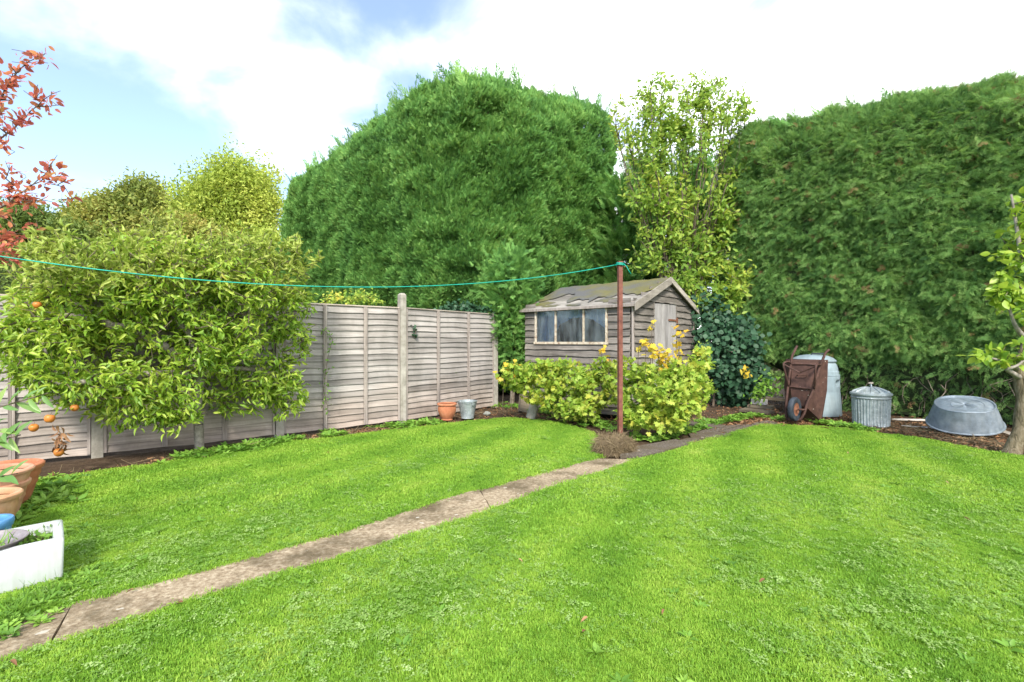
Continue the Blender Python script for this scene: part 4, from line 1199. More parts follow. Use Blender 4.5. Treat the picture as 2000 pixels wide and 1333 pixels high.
bush(1100, 826, 'wide low currant bush with yellow green lobed leaves under the shed window',
     [(1010, 735, .05, 38, 28, .25, 60), (1060, 745, 0, 55, 45, .3, 110), (1110, 760, -.1, 60, 55, .3, 130), (1165, 755, .1, 50, 45, .3, 90), (1130, 805, -.25, 45, 22, .2, 40), (1085, 722, .2, 50, 22, .2, 50), (1180, 715, .2, 30, 25, .2, 24)], 10,
     gold=[(1176, 683, 5, .03), (1190, 705, 8, .05), (985, 730, 7, .07), (1003, 722, 6, .06)])
bush(1290, 852, 'taller currant bush with golden shoots in front of the shed door',
     [(1250, 760, .1, 48, 50, .3, 100), (1300, 780, -.15, 60, 50, .32, 140), (1350, 760, .05, 42, 55, .3, 100), (1290, 820, -.25, 60, 20, .2, 50), (1245, 815, -.15, 40, 25, .2, 40), (1365, 705, .25, 20, 35, .15, 22), (1230, 720, .2, 25, 30, .2, 22), (1310, 725, .15, 45, 25, .25, 40)], 10,
     gold=[(1274, 636, 5, .03), (1262, 672, 9, .045), (1276, 680, 12, .045), (1288, 692, 22, .06), (1300, 705, 14, .06), (1296, 712, 9, .05), (1322, 656, 9, .05), (1327, 682, 8, .045), (1310, 735, 6, .06), (1350, 768, 3, .04), (1358, 788, 3, .03), (1248, 672, 3, .03), (1325, 745, 5, .05)])

# ------------------------------------------------------------------ washing line post and line
pb = G(1211, 861); pst = empty('washing_line_post', pb); tag(pst, 'rust red steel washing line post standing by the path', 'post')
b = MB(); b.box(-.027, .027, -.027, .027, 0, 2.36); b.build('post_tube', M['rust_red'], pst, rot=(0, 0, R(12)))
b = MB(); b.box(-.030, .030, -.030, .030, 2.361, 2.375); b.build('end_cap', M['rust_orange'], pst, rot=(0, 0, R(12)))
b = MB(); b.tube([(-.05, 0, 2.30), (0, -.01, 2.30), (.075, 0, 2.31)], .006, 6); b.build('cross_pin', M['rust_orange'], pst)
S0 = Vector((pb.x - .03, pb.y, 2.335)); E0 = Vector((-4.35, 4.0, 2.04)); pts = []
for k in range(61):
    s = 1.22 * k / 60; p = S0.lerp(E0, s) if s <= 1 else S0 + (E0 - S0) * s
    p = Vector((p.x, p.y, 2.335 - .295*s - 1.125*s*(1-s))); pts.append(p)
b = MB(); b.tube([p - pb for p in pts], .0055, 5)
b2 = b.build('washing_line', M['twine'], None, pb, smooth=True); tag(b2, 'green washing line sagging across the garden to the rusty post', 'washing line')
b = MB()
for k in range(3):
    b.tube([(.052*math.cos(t), .052*math.sin(t), 2.325 + .012*k + .004*math.sin(t*2)) for t in np.linspace(0, 2*math.pi, 13)], .0055, 5)
b.build('knot', M['twine'], b2)
b = MB(); b.tube([(.04, -.04, 2.335), (.075, -.05, 2.30), (.10, -.05, 2.25), (.135, -.05, 2.20)], .0055, 5); b.build('loose_end', M['twine'], b2, smooth=True)

# mound of dry grass round the foot of the post
mc = G(1193, 884); V, Fc = hull((mc.x, mc.y), (1, 0), (0, 1), .25, .22, [(1.12, -.01), (1.05, .04), (.98, .09), (.85, .14), (.6, .185), (.3, .21), (.02, .215)], 60, 2.2, .13, 1.0)
hm = empty('dry_grass_mound', mc); tag(hm, 'mound of dry brown grass cuttings heaped at the foot of the post', 'grass mound')
me = np_mesh('heap', V - np.array(mc), Fc, True); link('heap', me, M['hay'], hm)
P, N = sample(V, Fc, 11000); n = len(P); HB = (np.array([(-.03, 0, 0), (.03, 0, 0), (.022, .5, .06), (-.022, .5, .06), (.006, 1, -.02), (-.006, 1, -.02)]), np.array([(0, 1, 2, 3), (3, 2, 4, 5)]))
D = N * .12 + rng.normal(size=(n,3)) * .6 + np.array([0, 0, -.35])
joined('dry_blades', *HB, P - np.array(mc), frames(D, rand_unit(n)), rng.uniform(.02, .12, n) * rng.random(n) + .02, M['hay'], hm)['kind'] = 'stuff'

# ------------------------------------------------------------------ pots and bucket by the fence
def pot(name, g, prof, mat, label, cat, n=40, mod=None, group=None, rz=0.0):
    t = empty(name, g, rz); tag(t, label, cat, group)
    return t
def lathe_part(name, prof, mat, parent, n=40, mod=None, cap0=True, cap1=False, loc=(0,0,0), rot=(0,0,0), angle=40):
    b = MB(); b.lathe(prof, n, mod, cap0, cap1); return b.build(name, mat, parent, loc, rot, True, angle)
pg = G(873, 821)
t = empty('terracotta_pot', pg); tag(t, 'rounded terracotta pot with a thick rim beside the steel bucket', 'pot')
pm = lambda r, z, t_, j: (r * (1 + .012*math.cos(6*t_) * (1 if .03 < z < .25 else 0)), z)
lathe_part('body', [(.085, 0), (.095, .01), (.088, .03), (.125, .09), (.150, .16), (.148, .215), (.138, .25), (.13, .252), (.14, .2), (.12, .1), (.08, .03), (.0, .03)], M['terracotta'], t, 48, pm)
lathe_part('rim', [(.138, .251), (.160, .256), (.163, .272), (.155, .285), (.130, .283), (.128, .262)], M['terracotta'], t, 48, cap0=False)
bg = G(913, 817)
t = empty('bucket', bg); tag(t, 'dull galvanised steel bucket standing by the fence', 'bucket')
lathe_part('body', [(.105, 0), (.112, .006), (.108, .02), (.135, .15), (.165, .285), (.172, .29), (.172, .298), (.163, .297), (.13, .14), (.104, .03), (0, .028)], M['galv'], t, 40)
b = MB()
for s in (-1, 1): b.box(s*.168 - .006, s*.168 + .006, -.02, .02, .235, .285)
b.build('ear', M['galv'], t, rot=(0, 0, R(-50)))
b = MB(); b.tube([(.172*math.cos(a), -.172*math.sin(a)*.97 , .285 + .02*math.sin(a)*0 - .012) for a in np.linspace(0, math.pi, 16)], .0035, 6); b.build('handle', M['galv'], t, rot=(0, 0, R(-50)), smooth=True)
def rock(name, g, r, mat, label, cat, sq=(1, .8, .7), seed=0):
    import bmesh
    bm = bmesh.new(); bmesh.ops.create_icosphere(bm, subdivisions=3, radius=1)
    for v in bm.verts:
        n1 = noise.noise(v.co*1.3 + Vector((seed, 0, 0))) * .35 + noise.noise(v.co*4 + Vector((seed, 3, 0))) * .08
        v.co = Vector((v.co.x*sq[0], v.co.y*sq[1], v.co.z*sq[2])) * r * (1 + n1)
    me = bpy.data.meshes.new(name); bm.to_mesh(me); bm.free(); me.polygons.foreach_set('use_smooth', [True]*len(me.polygons))
    o = link(name, me, mat, None, Vector(g) + Vector((0, 0, r*sq[2]*.6))); tag(o, label, cat); return o
rock('stone', G(951, 811), .05, M['stone'], 'small blue grey stone on bare soil right of the bucket', 'stone', (1.2, 1, .9), 2)
# leaning concrete stump under the bush
g = G(1036, 818); t = empty('concrete_stump', g); tag(t, 'round topped concrete post stump leaning under the currant bush', 'concrete stump')
lathe_part('shaft', [(.082, 0), (.085, .02), (.082, .28), (.074, .325), (.05, .35), (.01, .358)], M['concrete'], t, 24, rot=(R(-8), R(18), 0))
b = MB(); b.tube([(.08*math.cos(a), .08*math.sin(a), .2 + .02*math.sin(a)) for a in np.linspace(0, 2*math.pi, 17)], .004, 5); b.build('wire', M['rust'], t, rot=(R(-8), R(18), 0))
b = MB(); b.box(-.09, .09, -.05, .05, 0, .34); tag(b.build('weathered_post_end', M['old_timber'], None, G(1022, 806), (R(-20), R(14), R(20))), 'grey timber post end leaning behind the concrete stump', 'timber')
# stack of block and planks left of the barrow
def timber(px, py, L, w, h, rz, label, mat='old_timber', z=0, cat='timber', rx=0, ry=0, name='timber_plank'):
    b = MB(); n = max(4, int(L/.15)); vs = []
    for i in range(n+1):
        x = -L/2 + L*i/n; j = lambda: random.uniform(-.004, .004)
        vs += [(x, -w/2+j(), j()*.5+.002), (x, w/2+j(), j()*.5+.002), (x, w/2+j(), h+j()), (x, -w/2+j(), h+j())]
    fs = []
    for i in range(n):
        a = i*4
        for q in range(4): fs.append((a+q, a+(q+1)%4, a+4+(q+1)%4, a+4+q)[::-1])
    fs += [(0,1,2,3), (n*4+3,n*4+2,n*4+1,n*4)]
    b.add(vs, fs); g = G(px, py, z); o = b.build(name, M[mat], None, g, (R(rx), R(ry), R(rz))); tag(o, label, cat); return o
timber(1478, 806, .52, .26, .05, -48, 'lower mossy plank under the pale block', z=0)
timber(1486, 797, .42, .22, .05, -40, 'upper mossy plank carrying the pale block', z=.055)
b = MB(); b.box(-.13, .13, -.06, .06, 0, .10); o = b.build('concrete_block', M['breeze'], None, G(1483, 790, .112), (0, 0, R(-45)))
bv = o.modifiers.new('bevel', 'BEVEL'); bv.width = .006; bv.segments = 2; tag(o, 'pale grey concrete block lying on the mossy planks', 'block')
timber(1520, 783, .7, .12, .06, -50, 'dark mossy board lying behind the pale block by the compost bin', z=.05)
timber(1780, 806, 1.5, .09, .10, -50, 'long brown edging board between the dustbin and the tin bath')
timber(1783, 822, .62, .035, .025, -10, 'bleached white stick on the litter, nearer the dustbin', 'stick', cat='stick', name='stick')
timber(1795, 836, .42, .03, .025, -28, 'bleached white stick lying against the edge of the tin bath', 'stick', cat='stick', name='stick')
timber(1962, 846, .62, .05, .04, -35, 'brown stick propped up between the tin bath and the old trunk', 'barge', cat='stick', z=.02, ry=22, name='stick')
timber(1376, 832, .55, .30, .025, -40, 'dark slate sheet lying flat beside the path end', 'slab_dark', cat='slate', name='slate_sheet')

# ------------------------------------------------------------------ compost bin
cb = Vector((5.50, 8.60, 0)); t = empty('compost_bin', cb, R(40)); tag(t, 'blue grey plastic compost bin behind the upturned wheelbarrow', 'compost bin')
def cmod(r, z, a, j):
    # moulded finger recesses round the middle band
    if .50 < z < .66:
        k = (a / (2*math.pi) * 6) % 1.0
        d = math.exp(-((k - .5) / .22) ** 4) * math.exp(-((z - .58) / .045) ** 4); r -= .055 * d
    return r, z
prof = [(.43, 0), (.435, .02), (.425, .2), (.41, .4)] + [(.405, .40 + .02*i) for i in range(1, 15)] + [(.40, .70), (.405, .705), (.405, .72), (.392, .725), (.388, .78), (.380, .785), (.378, .80), (.375, .83), (.355, .90), (.33, .935), (.30, .94)]
lathe_part('body', prof, M['plastic_bin'], t, 96, cmod, cap1=True)
lathe_part('lid', [(.33, .941), (.352, .945), (.356, .965), (.345, .98), (.30, 1.02), (.22, 1.055), (.12, 1.072), (.005, 1.078)], M['plastic_bin'], t, 64, cap1=True)
b = MB(); b.tube([(-.10, 0, 1.06), (-.085, 0, 1.095), (.085, 0, 1.095), (.10, 0, 1.06)], .013, 8); b.build('handle', M['rubber'], t, rot=(0, 0, R(-75)), loc=(-.10, -.10, 0))

# ------------------------------------------------------------------ wheelbarrow stood on its nose against the bin
wb = Vector((4.72, 7.62, 0)); ax = Vector((.62, -.785, 0)); ax.normalize()
wt = empty('wheelbarrow', wb, math.atan2(ax.y, ax.x)); tag(wt, 'rusty wheelbarrow stood on its nose, leaning against the compost bin', 'wheelbarrow')
# local: x = right in picture, y = away from the viewer (towards the bin), z up ; lean back
LEAN = R(-6)
def wp(a, c, z):        # a from pixels, c towards the viewer, z
    v = Vector(((a - 1572) * .0078 + c * .38, -c, z)); return Matrix.Rotation(LEAN, 3, 'X') @ v
zz = lambda py: (832 - py) * .0082
left_tube = [wp(1553,0,zz(680)), wp(1549,.03,zz(690)), wp(1544,.06,zz(703)), wp(1543,.07,zz(716)), wp(1541,.10,zz(740)), wp(1539,.13,zz(765)), wp(1537,.16,zz(795)), wp(1537,.17,zz(815)), wp(1541,.17,zz(828)), wp(1548,.17,.02)]
right_tube = [wp(1613,0,zz(687)), wp(1607,.03,zz(693)), wp(1602,.06,zz(706)), wp(1598,.07,zz(718)), wp(1592,.10,zz(742)), wp(1586,.13,zz(768)), wp(1576,.16,zz(795)), wp(1572,.17,zz(812)), wp(1563,.17,zz(827)), wp(1548,.17,.02)]
def smooth_line(pts, n=4):
    out = []
    for i in range(len(pts)-1):
        p0 = pts[max(i-1,0)]; p1 = pts[i]; p2 = pts[i+1]; p3 = pts[min(i+2, len(pts)-1)]
        for k in range(n):
            u = k/n; out.append(.5*((2*p1) + (p2-p0)*u + (2*p0-5*p1+4*p2-p3)*u*u + (3*p1-p0-3*p2+p3)*u**3))
    return out + [pts[-1]]
for tb in (left_tube, right_tube):
    b = MB(); b.tube(smooth_line(tb), .019, 10); b.build('frame_tube', M['rust'], wt, smooth=True)
for lg in ([wp(1543,.07,zz(716)), wp(1536,.20,zz(714)), wp(1529,.32,zz(719)), wp(1530,.32,zz(728)), wp(1535,.24,zz(745)), wp(1540,.14,zz(762))],
           [wp(1598,.07,zz(718)), wp(1594,.20,zz(718)), wp(1589,.32,zz(721)), wp(1588,.32,zz(732)), wp(1589,.24,zz(748)), wp(1588,.14,zz(764))]):
    b = MB(); b.tube(smooth_line(lg), .015, 8); b.build('leg', M['rust'], wt, smooth=True)
b = MB(); b.tube([wp(1530,.31,zz(721)), wp(1560,.22,zz(735)), wp(1589,.31,zz(722))], .012, 6); b.tube([wp(1543,.08,zz(718)), wp(1570,.08,zz(717)), wp(1598,.08,zz(719))], .013, 6)
b.build('cross_brace', M['rust'], wt)
b = MB(); b.tube([wp(1540,.13,zz(763)), wp(1588,.13,zz(765))], .013, 6); b.tube([wp(1555,.11,zz(741)), wp(1557,.14,zz(739)), wp(1572,.14,zz(739)), wp(1574,.11,zz(741))], .009, 6)
b.build('cross_bar', M['rust'], wt)
# tray: bottom plate near the viewer, sides flaring to the rim at the back
b = MB()
bt = [(1545, .07, zz(716)), (1590, .07, zz(716)), (1580, .11, zz(768)), (1574, .06, zz(800)), (1549, .06, zz(800)), (1544, .11, zz(768))]
rm = [(1533, -.20, zz(706)), (1612, -.16, zz(706)), (1612, -.18, zz(765)), (1605, -.20, zz(826)), (1540, -.22, zz(826)), (1532, -.20, zz(765))]
vb = [wp(*p) for p in bt]; vr = [wp(*p) for p in rm]
b.add(vb + vr, [(5, 4, 3, 2), (0, 5, 2, 1)] + [(i, (i+1) % 6, 6 + (i+1) % 6, 6 + i) for i in range(6)])
tray = b.build('tray', M['rust'], wt)
so = tray.modifiers.new('thickness', 'SOLIDIFY'); so.thickness = .004; bv = tray.modifiers.new('bevel', 'BEVEL'); bv.width = .02; bv.segments = 3; bv.limit_method = 'ANGLE'; bv.angle_limit = R(20)
b = MB(); b.tube(vr + [vr[0]], .009, 6); b.build('tray_rim', M['rust'], wt, smooth=True)
wc = wp(1553, .27, zz(801)) ; wc.z = .235
wh = MB(); wh.lathe([(.105, -.030), (.150, -.040), (.178, -.036), (.190, -.018), (.192, 0), (.190, .018), (.178, .036), (.150, .040), (.105, .030), (.1, 0), (.105, -.030)], 60,
    mod=lambda r, z, a, j: (r - (.007 if r > .17 and math.sin(a*30) > .2 else 0), z), cap0=False)
o = wh.build('wheel', M['rubber'], wt, wc, (0, R(90), 0), True, 30)
b = MB(); b.lathe([(.02, -.045), (.022, -.03), (.06, -.014), (.10, -.026), (.106, -.030), (.106, .030), (.10, .026), (.06, .014), (.022, .03), (.02, .045)], 32, cap1=True); b.build('hub', M['rust_orange'], o, smooth=True, angle=40)
b = MB(); b.tube([wp(1537,.17,zz(806)), wp(1574,.17,zz(806))], .012, 8)
b.tube([wc + Vector((-.1, 0, 0)), wc + Vector((.12, 0, 0))], .01, 8); b.tube([wc + Vector((.11, 0, 0)), wp(1572,.17,zz(806))], .014, 8); b.tube([wc + Vector((-.09, 0, 0)), wp(1538,.17,zz(806))], .014, 8)
b.build('axle', M['rust'], wt)

# ------------------------------------------------------------------ ribbed dustbin
db = G(1703, 834); t = empty('dustbin', (db.x + .09, db.y + .14, 0)); tag(t, 'ribbed galvanised steel dustbin with a fluted lid', 'dustbin')
t.rotation_euler = (0, 0, R(20))
rib = lambda r, z, a, j: (r + (.0055 * (1 if math.sin(a*36) > 0 else -1) if .02 < z < .425 and r > .2 else 0), z)
lathe_part('body', [(.232, 0), (.238, .012), (.236, .03), (.236, .12), (.24, .24), (.244, .36), (.246, .42), (.256, .43), (.262, .437), (.256, .447), (.250, .452), (.250, .475), (.256, .482), (.256, .492), (.25, .50)], M['galv'], t, 216, rib, cap1=True, angle=25)
def fl(r, z, a, j):
    return (r, z + .010 * (1 if math.sin(a*12) > .1 else -1) * (1 if .06 < r < .235 else 0))
lathe_part('lid', [(.268, .478), (.272, .488), (.270, .508), (.258, .514), (.245, .522), (.233, .530), (.18, .556), (.12, .580), (.07, .594), (.05, .598), (.0, .602)], M['galv'], t, 144, fl, cap0=False, angle=25)
b = MB(); b.tube(smooth_line([Vector((-.055, 0, .598)), Vector((-.045, 0, .635)), Vector((0, 0, .645)), Vector((.045, 0, .635)), Vector((.055, 0, .598))]), .008, 8); b.build('lid_handle', M['galv'], t, rot=(0, 0, R(40)), smooth=True)
b = MB(); b.box(-.03, .035, -.02, .02, .65, .672); tag(b.build('wood_chip', M['cap'], None, t.location, (0, 0, R(30))), 'small scrap of wood lying on top of the dustbin handle', 'scrap')
b = MB(); b.tube(smooth_line([Vector((.245, -.04, .30)), Vector((.275, -.04, .285)), Vector((.275, .04, .285)), Vector((.245, .04, .30))]), .006, 6); b.build('side_handle', M['galv'], t, rot=(0, 0, R(-20)), smooth=True)

# ------------------------------------------------------------------ tin bath turned upside down
tb = empty('tin_bath', (6.45, 6.72, 0)); tag(tb, 'upturned galvanised tin bath lying on the litter beside the old trunk', 'bath')
def ov(r, z, a, j): return r * (1 + .10*math.cos(2*a)), z + .004*math.sin(3*a)
bt_prof = [(r * .94, z) for r, z in [(.395, .0), (.405, .006), (.402, .016), (.388, .02), (.36, .12), (.325, .24), (.306, .30), (.310, .308), (.304, .316), (.292, .312), (.282, .296), (.2, .302), (.198, .296), (.14, .298), (.138, .304), (.0, .302)]]
o = lathe_part('bath_body', bt_prof, M['galv_blue'], tb, 72, ov, cap0=False, angle=30)
o.matrix_local = Matrix.Translation((0, 0, .145)) @ Matrix.Rotation(R(22), 4, Vector((.73, -.68, 0))) @ Matrix.Rotation(R(-40), 4, 'Z')
o.modifiers.new('t', 'SOLIDIFY').thickness = .003
rock('stone', (6.45, 7.0, 0), .10, M['stone'], 'grey stone half hidden under the back of the tin bath', 'stone', (1, 1, 1.1), 5)

# ------------------------------------------------------------------ old apple trunk at the right edge
ot = empty('old_apple_tree', (5.85, 5.52, 0)); tag(ot, 'gnarled old fruit tree leaning in at the right edge', 'tree'); t0 = np.array(ot.location)
Yt = 5.5
def tl(px, py, dy=0): return Vector(L_(px, py, Yt + dy) - t0)
b = MB(); line = smooth_line([tl(1972, 893), tl(1983, 870), tl(1996, 830), tl(2000, 790), tl(1996, 755), tl(1992, 728), tl(2000, 690), tl(2040, 600)])
nL = len(line); rad = [.080 - .022*i/nL*1.2 + (.020 * max(0, 1 - i/3)) for i in range(nL)]; b.tube(line, rad, 16)
for i, v in enumerate(b.v):
    q = Vector(v); nn = noise.noise(q * 6) * .04 + noise.noise(Vector((q.x*18, q.y*18, q.z*5))) * .03; c = line[min(i // 16, nL-1)]
    d = (q - c); b.v[i] = tuple(c + d * (1 + nn * 6))
b.build('trunk', M['old_bark'], ot, smooth=True)
for lm in ([tl(1996, 740), tl(1975, 728, -.1), tl(1968, 722, -.15), tl(1985, 715, -.2), tl(2000, 705, -.2)], [tl(1994, 725), tl(1972, 712, -.05), tl(1955, 705, -.1), tl(1935, 700, -.1)], [tl(2010, 670), tl(1985, 640, -.1), tl(1970, 600, -.15)], [tl(2040, 600), tl(2000, 520, -.1), tl(1985, 440, -.1), tl(1975, 380, -.1)]):
    b = MB(); ll = smooth_line(lm); b.tube(ll, [.032 - .024*i/len(ll) for i in range(len(ll))], 8); b.build('limb', M['bark_grey'], ot, smooth=True)
sk = [np.array([np.array(p) + t0 for p in [tl(2040, 600), tl(2000, 520, -.1), tl(1985, 440, -.1), tl(1975, 380, -.1)]]),
      np.array([np.array(p) + t0 for p in [tl(2040, 600), tl(1994, 690), tl(1972, 708, -.05), tl(1935, 700, -.1), tl(1915, 690)]])]
tg = []
for (px, py, rx, rz, n) in [(1995, 420, 18, 40, 8), (1990, 470, 30, 35, 13), (1975, 540, 40, 45, 24), (1960, 580, 40, 18, 12), (1985, 600, 30, 30, 12), (1935, 695, 32, 16, 13), (1985, 680, 20, 30, 8), (2060, 500, 60, 110, 50), (2050, 350, 50, 60, 22)]:
    tg.append(ell_points(n, L_(px, py, Yt - .1), (rx*Yt/F, .22, rz*Yt/F)))
nodes, par, tips, _ = colonise(sk, np.concatenate(tg), .1, .008)
limbs(ot, nodes - t0, par, limb_radii(par, .0035, 2.2), .03, M['twig'], M['twig'], .05, 'twigs')
P, Rm, S = tip_leaves(nodes, par, tips, 7, .105, .3, 2, .5, .03)
leaves(ot, *leaf_shape(.62, .12, .1, 4), P, Rm, S, M['apple_leaf'], 300)

# ------------------------------------------------------------------ left foreground: sink, pots, bowl, leaves
sk0 = Vector((-2.47, 2.60, 0)); sr = math.atan2(-.70, -.714)
snk = empty('butler_sink', sk0, sr + 0.0); tag(snk, 'white glazed butler sink planted with weeds at the left edge', 'sink')
# local x runs along the long side (away to the lower left), local -y runs away from the camera
SL, SWd, SH, TH = .80, .40, .235, .045
import bmesh
bm = bmesh.new()
def rect(x0, x1, y0, y1, z): return [bm.verts.new(p) for p in ((x0, y0, z), (x1, y0, z), (x1, y1, z), (x0, y1, z))]
ob = rect(.006, SL-.006, -SWd+.006, -.006, 0.0); o1 = rect(0, SL, -SWd, 0, SH); i1 = rect(TH, SL-TH, -SWd+TH, -TH, SH); ib = rect(TH+.01, SL-TH-.01, -SWd+TH+.01, -TH-.01, .06)
bm.faces.new(ob[::-1])
for p, q in ((ob, o1), (o1, i1), (i1, ib)):
    for k in range(4): bm.faces.new((p[k], p[(k+1) % 4], q[(k+1) % 4], q[k]))
bm.faces.new(ib); bmesh.ops.recalc_face_normals(bm, faces=bm.faces)
bmesh.ops.bevel(bm, geom=list(bm.edges), offset=.014, segments=4, affect='EDGES', profile=.5)
me = bpy.data.meshes.new('basin'); bm.to_mesh(me); bm.free(); me.polygons.foreach_set('use_smooth', [True]*len(me.polygons)); me.set_sharp_from_angle(angle=R(60))
link('basin', me, M['ceramic'], snk)
b = MB(); nx = 16; vs = []; fs = []
for i in range(nx+1):
    for j in range(9):
        vs.append((TH + .01 + (SL-2*TH-.02)*i/nx, -TH-.01 - (SWd-2*TH-.02)*j/8, .175 + .02*noise.noise(Vector((i*.4, j*.5, 0)))))
for i in range(nx):
    for j in range(8): a = i*9+j; fs.append((a, a+1, a+10, a+9))
b.add(vs, fs); b.build('compost', M['soil'], snk, smooth=True)
Ms = snk.matrix_basis
def tuft_blades(P, D, L, w=.05):
    pass
BL = (np.array([(-.03, 0, 0), (.03, 0, 0), (.026, .35, .02), (-.026, .35, .02), (.018, .7, -.03), (-.018, .7, -.03), (.003, 1, -.18), (-.003, 1, -.18)]), np.array([(0,1,2,3),(3,2,4,5),(5,4,6,7)]))
n = 620; P = np.stack([rng.uniform(TH, SL-TH, n), -rng.uniform(TH+.01, SWd-TH-.01, n), np.full(n, .185) + rng.random(n)*.03], 1)
joined('weeds', *LEAF3, P, frames(rand_unit(n) + np.array([0, 0, .4]), rand_unit(n) + np.array([0, 0, 1.2])), rng.uniform(.018, .042, n), M['weed'], snk)['kind'] = 'stuff'
n = 90; P = np.stack([rng.uniform(.05, .35, n), -rng.uniform(.05, .3, n), np.full(n, .17)], 1); D = rng.normal(size=(n,3)) * .7 + np.array([-.3, .5, .9])
joined('grass_tuft', *BL, P, frames(D, rand_unit(n)), rng.uniform(.06, .15, n), M['weed'], snk)['kind'] = 'stuff'

def rimpot(name, g, r0_, r1_, h, mat, label, rimh=.045, rimw=.02, z=0.0, group='terracotta pots at the left edge', rings=(), flutes=0, soil=True, tilt=(0, 0, 0)):
    t = empty(name, (g[0], g[1], z)); t.rotation_euler = tilt; tag(t, label, 'pot', group)
    prof = [(r0_, 0), (r0_ + .004, .006)]
    for k in range(1, 13):
        f = k/12; r = r0_ + (r1_ - r0_) * f ** .85; zz_ = .006 + (h - rimh - .006) * f
        for rg in rings:
            if abs(f - rg) < .04: r += .006
        prof.append((r, zz_))
    prof += [(r1_ - .014, h - rimh - .01), (r0_, .1), (0, .1)]
    md = (lambda r, z, a, j: (r + (.005*abs(math.sin(a*flutes/2)) if .03 < z < (h - rimh)*.9 and r > r0_ + .002 else 0), z)) if flutes else None
    lathe_part('body', prof, M[mat], t, 96 if flutes else 48, md)
    lathe_part('rim', [(r1_ - .002, h - rimh + .001), (r1_ + rimw*.6, h - rimh + .004), (r1_ + rimw, h - rimh*.5), (r1_ + rimw, h - .008), (r1_ + rimw*.6, h), (r1_ - .012, h), (r1_ - .018, h - .01), (r1_ - .016, h - rimh)], M[mat], t, 56, cap0=False)
    if soil:
        b = MB(); b.lathe([(r1_ - .02, h - .075), (.06, h - .06), (0, h - .065)], 24, cap0=False); b.build('potting_soil', M['soil'], t, smooth=True)
    return t
rimpot('terracotta_pot', (-4.08, 3.80), .13, .205, .32, 'terracotta', 'bright orange terracotta pot standing furthest back of the pots', rings=(.55, .8), tilt=(0, 0, 0))
rimpot('terracotta_pot', (-3.80, 3.44), .125, .185, .285, 'terracotta_pale', 'pale terracotta pot holding another pot inside it', soil=False, rings=(.7,))
rimpot('terracotta_pot', (-3.80, 3.44), .12, .205, .30, 'terracotta_pale', 'pinkish wide rimmed pot nested inside the pale pot', z=.075, rimh=.035)
rimpot('terracotta_pot', (-3.50, 3.12), .11, .165, .30, 'terracotta_cream', 'cream edged fluted terracotta pot nearest the sink', flutes=28, rimh=.04)
t = rimpot('blue_pot', (-3.22, 2.89), .085, .105, .22, 'blue_plastic', 'blue plastic pot between the fluted pot and the sink', rimh=.05, rimw=.012, group=None)
bw = empty('metal_bowl', (-2.79, 2.49, .192)); tag(bw, 'dark shallow metal bowl resting on the sink rim', 'bowl')
lathe_part('bowl', [(.05, .0), (.10, .012), (.145, .04), (.16, .062), (.166, .064), (.166, .068), (.158, .068), (.14, .045), (.09, .02), (0, .014)], M['bowl'], bw, 48)

# big leaved plant leaning in at the left edge
lp = empty('laurel_bush', (-3.55, 2.75, .0)); tag(lp, 'long leaved evergreen branch reaching in from the left edge', 'bush'); l0 = np.array(lp.location)
Yl = 2.75; P, D = [], []
P0, P1 = [], []
for (x0, y0, x1, y1, nl) in [(-120, 830, 95, 768, 11), (-120, 890, 40, 850, 10), (-110, 950, 34, 925, 8), (-100, 800, 20, 850, 7)]:
    a = L_(x0, y0, Yl); c = L_(x1, y1, Yl - .05)
    for k in range(6): P0.append(a + (c-a)*k/6); P1.append(a + (c-a)*(k+1)/6)
    for k in range(nl):
        f = .35 + .65*k/nl; P.append(a + (c-a)*f); s_ = 1 if k % 2 else -1; d = (c-a)/np.linalg.norm(c-a) * .8 + np.array([0, -.2, s_*.6]) + rng.normal(size=3)*.25; D.append(d)
tube_segments('stems', np.array(P0) - l0, np.array(P1) - l0, np.full(len(P0), .004), np.full(len(P0), .0035), M['twig'], lp, 6, 'stuff')
b = MB(); b.tube([(-.0, 0, 0), (.02, 0, .4), tuple(L_(-120, 830, Yl) - l0)], [.02, .015, .006], 8); b.tube([(.02, 0, .4), tuple(L_(-120, 890, Yl) - l0)], [.01, .005], 8); b.build('stem', M['twig'], lp, smooth=True)
P = np.array(P); D = np.array(D); n = len(P)
leaves(lp, *LONG, P, frames(D, rand_unit(n)*.4 + np.array([0, -.7, .7])), .125 * rng.uniform(.75, 1.2, n), M['oleander'], 60)

# ------------------------------------------------------------------ ivy, climbers, weeds, litter
iv = empty('ivy_bush', tuple(G(1425, 800))); tag(iv, 'dark blue green ivy mass between the shed and the clipped hedge', 'ivy'); i0 = np.array(iv.location)
tg = np.concatenate([ell_points(1700, (4.40, 9.55, 1.10), (.62, .35, .75), .5), ell_points(1100, (4.65, 9.70, .55), (.55, .35, .5), .3), ell_points(500, (4.05, 9.9, 1.7), (.4, .3, .6), .4)])
tg = tg + rng.normal(size=tg.shape) * .09; tg[:, 2] = np.abs(tg[:, 2]); n = len(tg); IVL = leaf_shape(.95, .05, .1, 3)
joined('foliage', *IVL, tg - i0, frames(rand_unit(n) + np.array([0, -.3, -.6]), rand_unit(n)*.5 + np.array([-.4, -1, .4])), rng.uniform(.07, .12, n), M['ivy'], iv)['kind'] = 'stuff'
for k in range(4):
    b = MB(); x = rng.uniform(-.2, .4); b.tube([(x, .45, 0), (x + .05, .5, .5), (x - .05, .45, 1.1)], [.012, .010, .006], 6)
    b.build('stem', M['twig'], iv)
